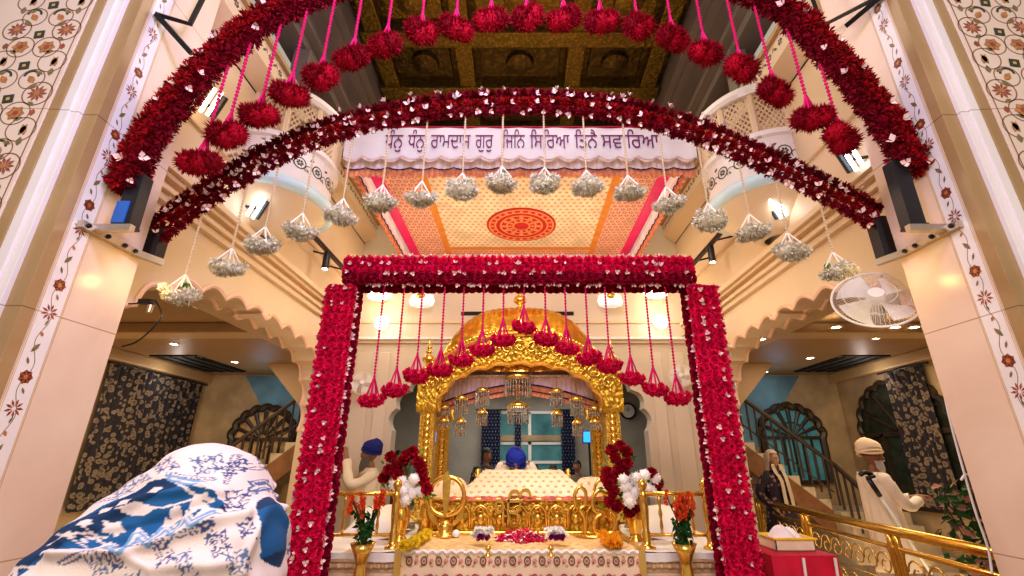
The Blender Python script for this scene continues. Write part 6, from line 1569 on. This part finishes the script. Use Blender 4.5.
# ================================================================== the shawled woman in the foreground
sh = thing('person', 'person seen from behind under a white and blue printed shawl', 'person', (-.72, 1.0, 0))
hd = at(216, 500, Y=1.10)
J = dict(pelvis=(-.80, .95, .82, .15), waist=(-.79, .96, .98, .13), chest=(-.76, .98, 1.18, .14), nb=(-.70, 1.03, 1.34, .06), neck=(-.68, 1.06, 1.38, .05), hb=(hd.x, 1.09, 1.43, .05)); E_ = [('pelvis', 'waist'), ('waist', 'chest'), ('chest', 'nb'), ('nb', 'neck'), ('neck', 'hb')]
for s, n in ((-1, 'l'), (1, 'r')):
    J.update({'sh' + n: (-.75 + s * .17, 1.0, 1.28, .055), 'el' + n: (-.77 + s * .22, 1.04, 1.02, .042), 'wr' + n: (-.74 + s * .08, 1.22, 1.02, .028), 'hip' + n: (-.8 + s * .09, .95, .78, .09), 'kn' + n: (-.8 + s * .1, .98, .45, .06), 'an' + n: (-.8 + s * .1, .95, .08, .04), 'toe' + n: (-.8 + s * .12, 1.1, .035, .034)})
    E_ += [('chest', 'sh' + n), ('sh' + n, 'el' + n), ('el' + n, 'wr' + n), ('pelvis', 'hip' + n), ('hip' + n, 'kn' + n), ('kn' + n, 'an' + n), ('an' + n, 'toe' + n)]
    hand_chain(J, E_, 'wr' + n, (-s * .3, 1, 0), (-s, .2, .3), (0, 0, 1), .9, .4, n)
Jl = {k: (v[0] + .72, v[1] - 1.0, v[2], v[3]) for k, v in J.items()}
make_body(sh, Jl, E_, (hd.x + .72, .11, hd.z - .012), .98, R3(.15, 0, PI), .009)
robe(sh, [(1.0, -.08, -.04, .2, .16), (.7, -.08, -.04, .24, .2), (.3, -.08, -.03, .27, .24), (.05, -.08, -.03, .28, .25)], cotton('slate blue cotton', (.12, .2, .3)), 'tunic')
# shawl surface: hull of head and shoulders, remeshed, folded
bm = bmesh.new()
def ballpts(c, r, n=14, k=10):
    for i in range(k + 1):
        for j in range(n): p = PI * i / k; t = 2 * PI * j / n; bm.verts.new((c[0] + r[0] * math.sin(p) * math.cos(t), c[1] + r[1] * math.sin(p) * math.sin(t), c[2] + r[2] * math.cos(p)))
h1 = at(206, 510, Y=1.10); ballpts((h1.x, 1.08, h1.z), (.138, .15, .137))
h2 = at(243, 545, Y=1.0); ballpts((h2.x - .02, 1.02, h2.z - .05), (.09, .12, .13))
q = at(80, 578, Y=.98); ballpts((q.x, .98, q.z - .03), (.115, .12, .11))
q2 = at(30, 610, Y=.95); ballpts((q2.x + .01, .96, q2.z - .02), (.07, .10, .05))
ballpts((-.69, 1.0, 1.18), (.20, .15, .1)); ballpts((-.84, .98, .95), (.27, .2, .12))
r_ = bmesh.ops.convex_hull(bm, input=bm.verts[:]); bmesh.ops.delete(bm, geom=list(set(r_['geom_interior'] + r_['geom_unused'])), context='VERTS')
me = bpy.data.meshes.new('h'); bm.to_mesh(me); bm.free(); o = bpy.data.objects.new('h', me); COL.objects.link(o)
r = o.modifiers.new('r', 'REMESH'); r.mode = 'VOXEL'; r.voxel_size = .003; s = o.modifiers.new('s', 'SMOOTH'); s.iterations = 50; s.factor = .8
me = evaluated_mesh(o); bpy.data.objects.remove(o); me.name = 'shawl'
C = coords(me); nrm = np.empty(len(me.vertices) * 3); me.vertices.foreach_get('normal', nrm); nrm = nrm.reshape(-1, 3)
# project to fabric coordinates in the cloth (sideways and up, in photo-like units)
u = np.array(C); d = C - np.array((0, 0, EYE)); dep = d[:, 1] * math.cos(PITCH) + d[:, 2] * math.sin(PITCH); upc = -d[:, 1] * math.sin(PITCH) + d[:, 2] * math.cos(PITCH)
# fixed fabric frame: units of about 2.2 mm, laid on the cloth as it hangs
s0 = 462 / 1.02; PXs = 520 + s0 * C[:, 0] * (1.0 + 0 * dep) ; PYs = 288 - s0 * ((C[:, 2] - EYE) * math.cos(PITCH) - 1.02 * math.sin(PITCH)) 
fr = nrm[:, 1] < -.2; px_ = 520 + 462 * d[:, 0] / dep; py_ = 288 - 462 * upc / dep        # one smooth flat layout of the print over the back of the cloth
Bs = lambda X, Z_: np.stack([np.ones(len(X)), X, Z_, X * Z_, Z_ * Z_, X * X, X * X * Z_, X * X * X, X * Z_ * Z_], 1)
cfx = np.linalg.lstsq(Bs(C[fr, 0], C[fr, 2]), px_[fr], rcond=None)[0]; cfy = np.linalg.lstsq(Bs(C[fr, 0], C[fr, 2]), py_[fr], rcond=None)[0]
PXs = Bs(C[:, 0], C[:, 2]) @ cfx; PYs = Bs(C[:, 0], C[:, 2]) @ cfy
def segd(P, x, y):
    best = np.full(len(x), 1e9)
    for (x0, y0_), (x1, y1_) in zip(P, P[1:]):
        dx, dy = x1 - x0, y1_ - y0_; t = np.clip(((x - x0) * dx + (y - y0_) * dy) / (dx * dx + dy * dy), 0, 1); best = np.minimum(best, np.hypot(x - x0 - t * dx, y - y0_ - t * dy))
    return best
def inpoly(P, x, y):
    c = np.zeros(len(x), bool); k = len(P)
    for i in range(k):
        (x0, y0_), (x1, y1_) = P[i], P[(i + 1) % k]
        if y0_ == y1_: continue
        c ^= ((y0_ > y) != (y1_ > y)) & (x < (x1 - x0) * (y - y0_) / (y1_ - y0_) + x0)
    return c
ridge = [([(70, 545), (100, 520), (150, 498), (200, 490), (222, 510)], 5, .012), ([(60, 560), (110, 565), (160, 548), (215, 525), (245, 520)], 6, .018), ([(100, 560), (150, 575), (240, 560)], 7, .012), ([(236, 446), (252, 480), (258, 530), (250, 570)], 4, .010), ([(160, 530), (190, 510), (226, 500)], 4, -.010), ([(90, 540), (130, 535), (175, 518)], 5, -.008), ([(262, 470), (274, 510), (276, 560)], 4, -.006)]
disp = np.zeros(len(C))
for P, w_, a in ridge: disp += a * np.exp(-(segd(P, PXs, PYs) / w_) ** 2)
disp += .003 * np.sin(PXs * .11 + PYs * .07) + .002 * np.sin(PXs * .05 - PYs * .16)
C2 = C + nrm * disp[:, None]; me.vertices.foreach_set('co', (C2 - np.array((-.72, 1.0, 0))).ravel())
pxy = (PXs, PYs); white = np.array(srgb(226, 208, 206)); blue = np.array(srgb(20, 88, 140)); dblue = np.array(srgb(14, 52, 92)); lb = np.array(srgb(120, 158, 196)); ink = np.array(srgb(70, 84, 130))
cols = np.tile(white, (len(C), 1))
rr = np.random.default_rng(3)
def paint(mask, c): cols[mask] = c
# block print motifs on the white ground: tilted squares of broken strokes
for k, (cx, cy, sz, an) in enumerate([(145, 468, 15, .5), (172, 458, 14, .5), (205, 462, 16, .6), (222, 470, 12, .3), (128, 480, 12, .5), (232, 505, 15, .7), (245, 490, 12, .4), (165, 560, 16, .3), (190, 566, 15, .2), (228, 545, 14, .2), (246, 560, 14, .5), (215, 535, 12, .3), (90, 575, 14, .6), (110, 572, 12, .5), (130, 590, 14, .5), (250, 530, 10, .2), (205, 585, 14, .3)]):
    x = (PXs - cx) * math.cos(an) + (PYs - cy) * math.sin(an); y = -(PXs - cx) * math.sin(an) + (PYs - cy) * math.cos(an)
    R_ = np.hypot(x, y); th_ = np.arctan2(y, x); m_ = (np.abs(x) + np.abs(y) < sz) & ((np.abs(R_ - sz * .38 - 2.2 * np.cos(th_ * 4)) < 1.1) | (np.abs(R_ - sz * .72 - 2 * np.cos(th_ * 6 + k)) < .9) | (np.abs(np.sin(th_ * 4)) < .16))
    paint(m_, ink if k % 2 else np.array(srgb(88, 110, 150)))
# dashed stripes
for P in ([(172, 472), (210, 482)], [(222, 455), (220, 487)], [(100, 496), (122, 492)], [(60, 570), (100, 558), (160, 550), (215, 530)], [(258, 540), (286, 536)]):
    dd = segd(P, PXs, PYs); paint((dd < 2.6) & (np.sin((PXs + PYs) * 2.4) > -.1) & (dd > .6), ink)
def band(poly, zig=None):
    m_ = inpoly(poly, PXs, PYs); paint(m_, blue); paint(m_ & (np.sin(PXs * .05 + PYs * .09) > .55), dblue)
band([(15, 585), (40, 552), (62, 528), (85, 516), (112, 500), (140, 487), (156, 478), (172, 478), (192, 490), (214, 500), (228, 516), (222, 521), (206, 510), (196, 522), (184, 512), (174, 530), (160, 520), (146, 545), (132, 532), (118, 556), (104, 548), (84, 556), (62, 553), (44, 566), (30, 576)])
band([(233, 446), (258, 446), (276, 484), (290, 506), (296, 548), (262, 552), (252, 522), (246, 500), (240, 470)])
band([(262, 552), (290, 545), (292, 575), (272, 580)])
for P in ([(228, 518), (206, 512), (196, 525), (184, 514), (174, 533), (160, 523), (146, 548), (132, 535), (118, 560), (104, 552)], [(60, 556), (44, 570), (34, 560), (24, 582)], [(244, 455), (240, 472), (249, 490), (246, 510), (256, 530), (262, 552)], [(175, 480), (190, 496), (212, 505)]):
    dd = segd(P, PXs, PYs); paint(dd < 1.6, white)
for P in ([(104, 556), (118, 563), (132, 541), (146, 553), (160, 531), (174, 540), (184, 521), (196, 531), (214, 518)], [(175, 478), (196, 486), (208, 494)]):
    dd = segd(P, PXs, PYs); paint((dd < 4.5) & (dd > 1.2) & ~inpoly([(60, 530), (230, 480), (220, 512), (100, 548)], PXs, PYs), lb)
def leafp(cx, cy, l, w_, a, c=white):
    x = (PXs - cx) * math.cos(a) + (PYs - cy) * math.sin(a); y = -(PXs - cx) * math.sin(a) + (PYs - cy) * math.cos(a); paint((x > 0) & (x < l) & (np.abs(y) < w_ * np.sin(np.pi * np.clip(x / l, 0, 1))), c)
for a_ in ((121, 514, 33, 7, -.05), (165, 528, 24, 6, -1.0), (150, 497, 18, 5, -.6), (136, 500, 17, 5, 2.8), (190, 520, 18, 6, -1.2), (196, 505, 16, 5, .5), (250, 462, 12, 3, 1.2), (276, 524, 12, 4, -.6), (104, 512, 14, 4, -.5), (86, 528, 14, 4, -.4), (70, 538, 12, 3, -.3), (52, 556, 12, 3, -.5)): leafp(*a_)
for cx, cy, n_, l in ((110, 532, 5, 11), (197, 505, 5, 9), (264, 500, 5, 8), (278, 560, 5, 9)):
    for k in range(n_): leafp(cx, cy, l, l * .32, k * 2 * PI / n_ + .4)
for P in ([(120, 510), (160, 512), (186, 503), (205, 500)], [(90, 520), (92, 545), (104, 553)], [(60, 541), (88, 536), (100, 540)], [(70, 530), (80, 548), (84, 556)]): paint(segd(P, PXs, PYs) < 1.0, white)
for k in range(5): paint(np.hypot(PXs - (78 + k * 5), PYs - (540 + (k % 2) * 4)) < 2.3, white)
set_col(me, cols); me.materials.clear(); me.materials.append(vcol_mat('printed cotton shawl', .8, .25, 300)); me.polygons.foreach_set('use_smooth', [True] * len(me.polygons))
o = bpy.data.objects.new('shawl', me); COL.objects.link(o); o.parent = sh; o['label'] = 'white shawl with blue leaf and zigzag bands'
# ================================================================== light
w = bpy.data.worlds.new('world'); scn.world = w; w.use_nodes = True
w.node_tree.nodes['Background'].inputs[0].default_value = (1, .86, .72, 1); w.node_tree.nodes['Background'].inputs[1].default_value = .42
def area(name, loc, tgt, size, e, col):
    l = bpy.data.lights.new(name, 'AREA'); l.shape = 'RECTANGLE'; l.size, l.size_y = size if isinstance(size, tuple) else (size, size); l.energy = e; l.color = col
    o = bpy.data.objects.new(name, l); COL.objects.link(o); o.location = loc; o.rotation_euler = (Vector(tgt) - Vector(loc)).to_track_quat('-Z', 'Y').to_euler(); return o
def point(name, loc, e, col, r=.1):
    l = bpy.data.lights.new(name, 'POINT'); l.energy = e; l.color = col; l.shadow_soft_size = r; o = bpy.data.objects.new(name, l); COL.objects.link(o); o.location = loc; return o
W = (1, .80, .58)
area('nave_light', (0, 4.2, 6.6), (0, 4.6, 0), (3, 3.5), 82, (1, .84, .64))
area('front_fill', (0, -1.0, 3.6), (0, 4, 2.2), (3, 1.5), 98, (1, .88, .76))  # added fill from above and behind the camera, no fixture stands for it
area('lavender_left', (.2, .6, 4.6), (-2.9, 2.1, 4.0), .8, 75, (.55, .5, 1))
area('lavender_right', (-.2, .6, 4.6), (2.9, 2.1, 3.4), .8, 42, (.6, .5, 1))
area('shrine_light', (0, 3.9, 4.2), (0, 5.4, 1.5), (1.5, .6), 55, (1, .88, .7))
for sx in (-1, 1):
    point('pier_glow', (sx * 2.22, 2.62, 2.62), 1.2, (1, .65, .2), .04)  # small lamps added to imitate golden lamp reflections on the piers
    point('flood', (sx * 1.95, 6.45, 3.75), 6, (1, .75, .4), .15)
    area('wall_wash', (sx * 1.2, 4.6, 2.9), (sx * 2.6, 4.8, 4.2), (1.0, 2.5), 9, (1, .84, .62))
    area('aisle_light', (sx * 4.6, 6.2, 3.0), (sx * 4.6, 6.6, 0), (1.6, 3), 60, W)
    area('aisle_up', (sx * 4.6, 6.2, .4), (sx * 4.6, 6.6, 3), (2, 3), 22, (1, .72, .42))
    point('window_blue', (sx * 4.6, 8.2, 2.7), 3, (.25, .6, 1), .2)
    point('curtain_spot', (sx * 5.7, 7.6, 2.85), 4, (1, .9, .85), .05)
area('canopy_glow', (0, 5.7, 3.75), (0, 5.7, 5), (2.4, 1.5), 10, (1, .78, .58))
area('back_room', (0, 9.2, 2.95), (0, 9.4, 0), (3, 2), 48, (1, .93, .85))
point('shrine_inner', (0, 6.2, 2.2), 9, (1, .85, .6), .2)
scn.view_settings.view_transform = 'Standard'; scn.view_settings.look = 'Medium High Contrast'; scn.view_settings.exposure = 0.0
scn.cycles.use_denoising = True; scn.cycles.max_bounces = 8; scn.cycles.sample_clamp_indirect = 6
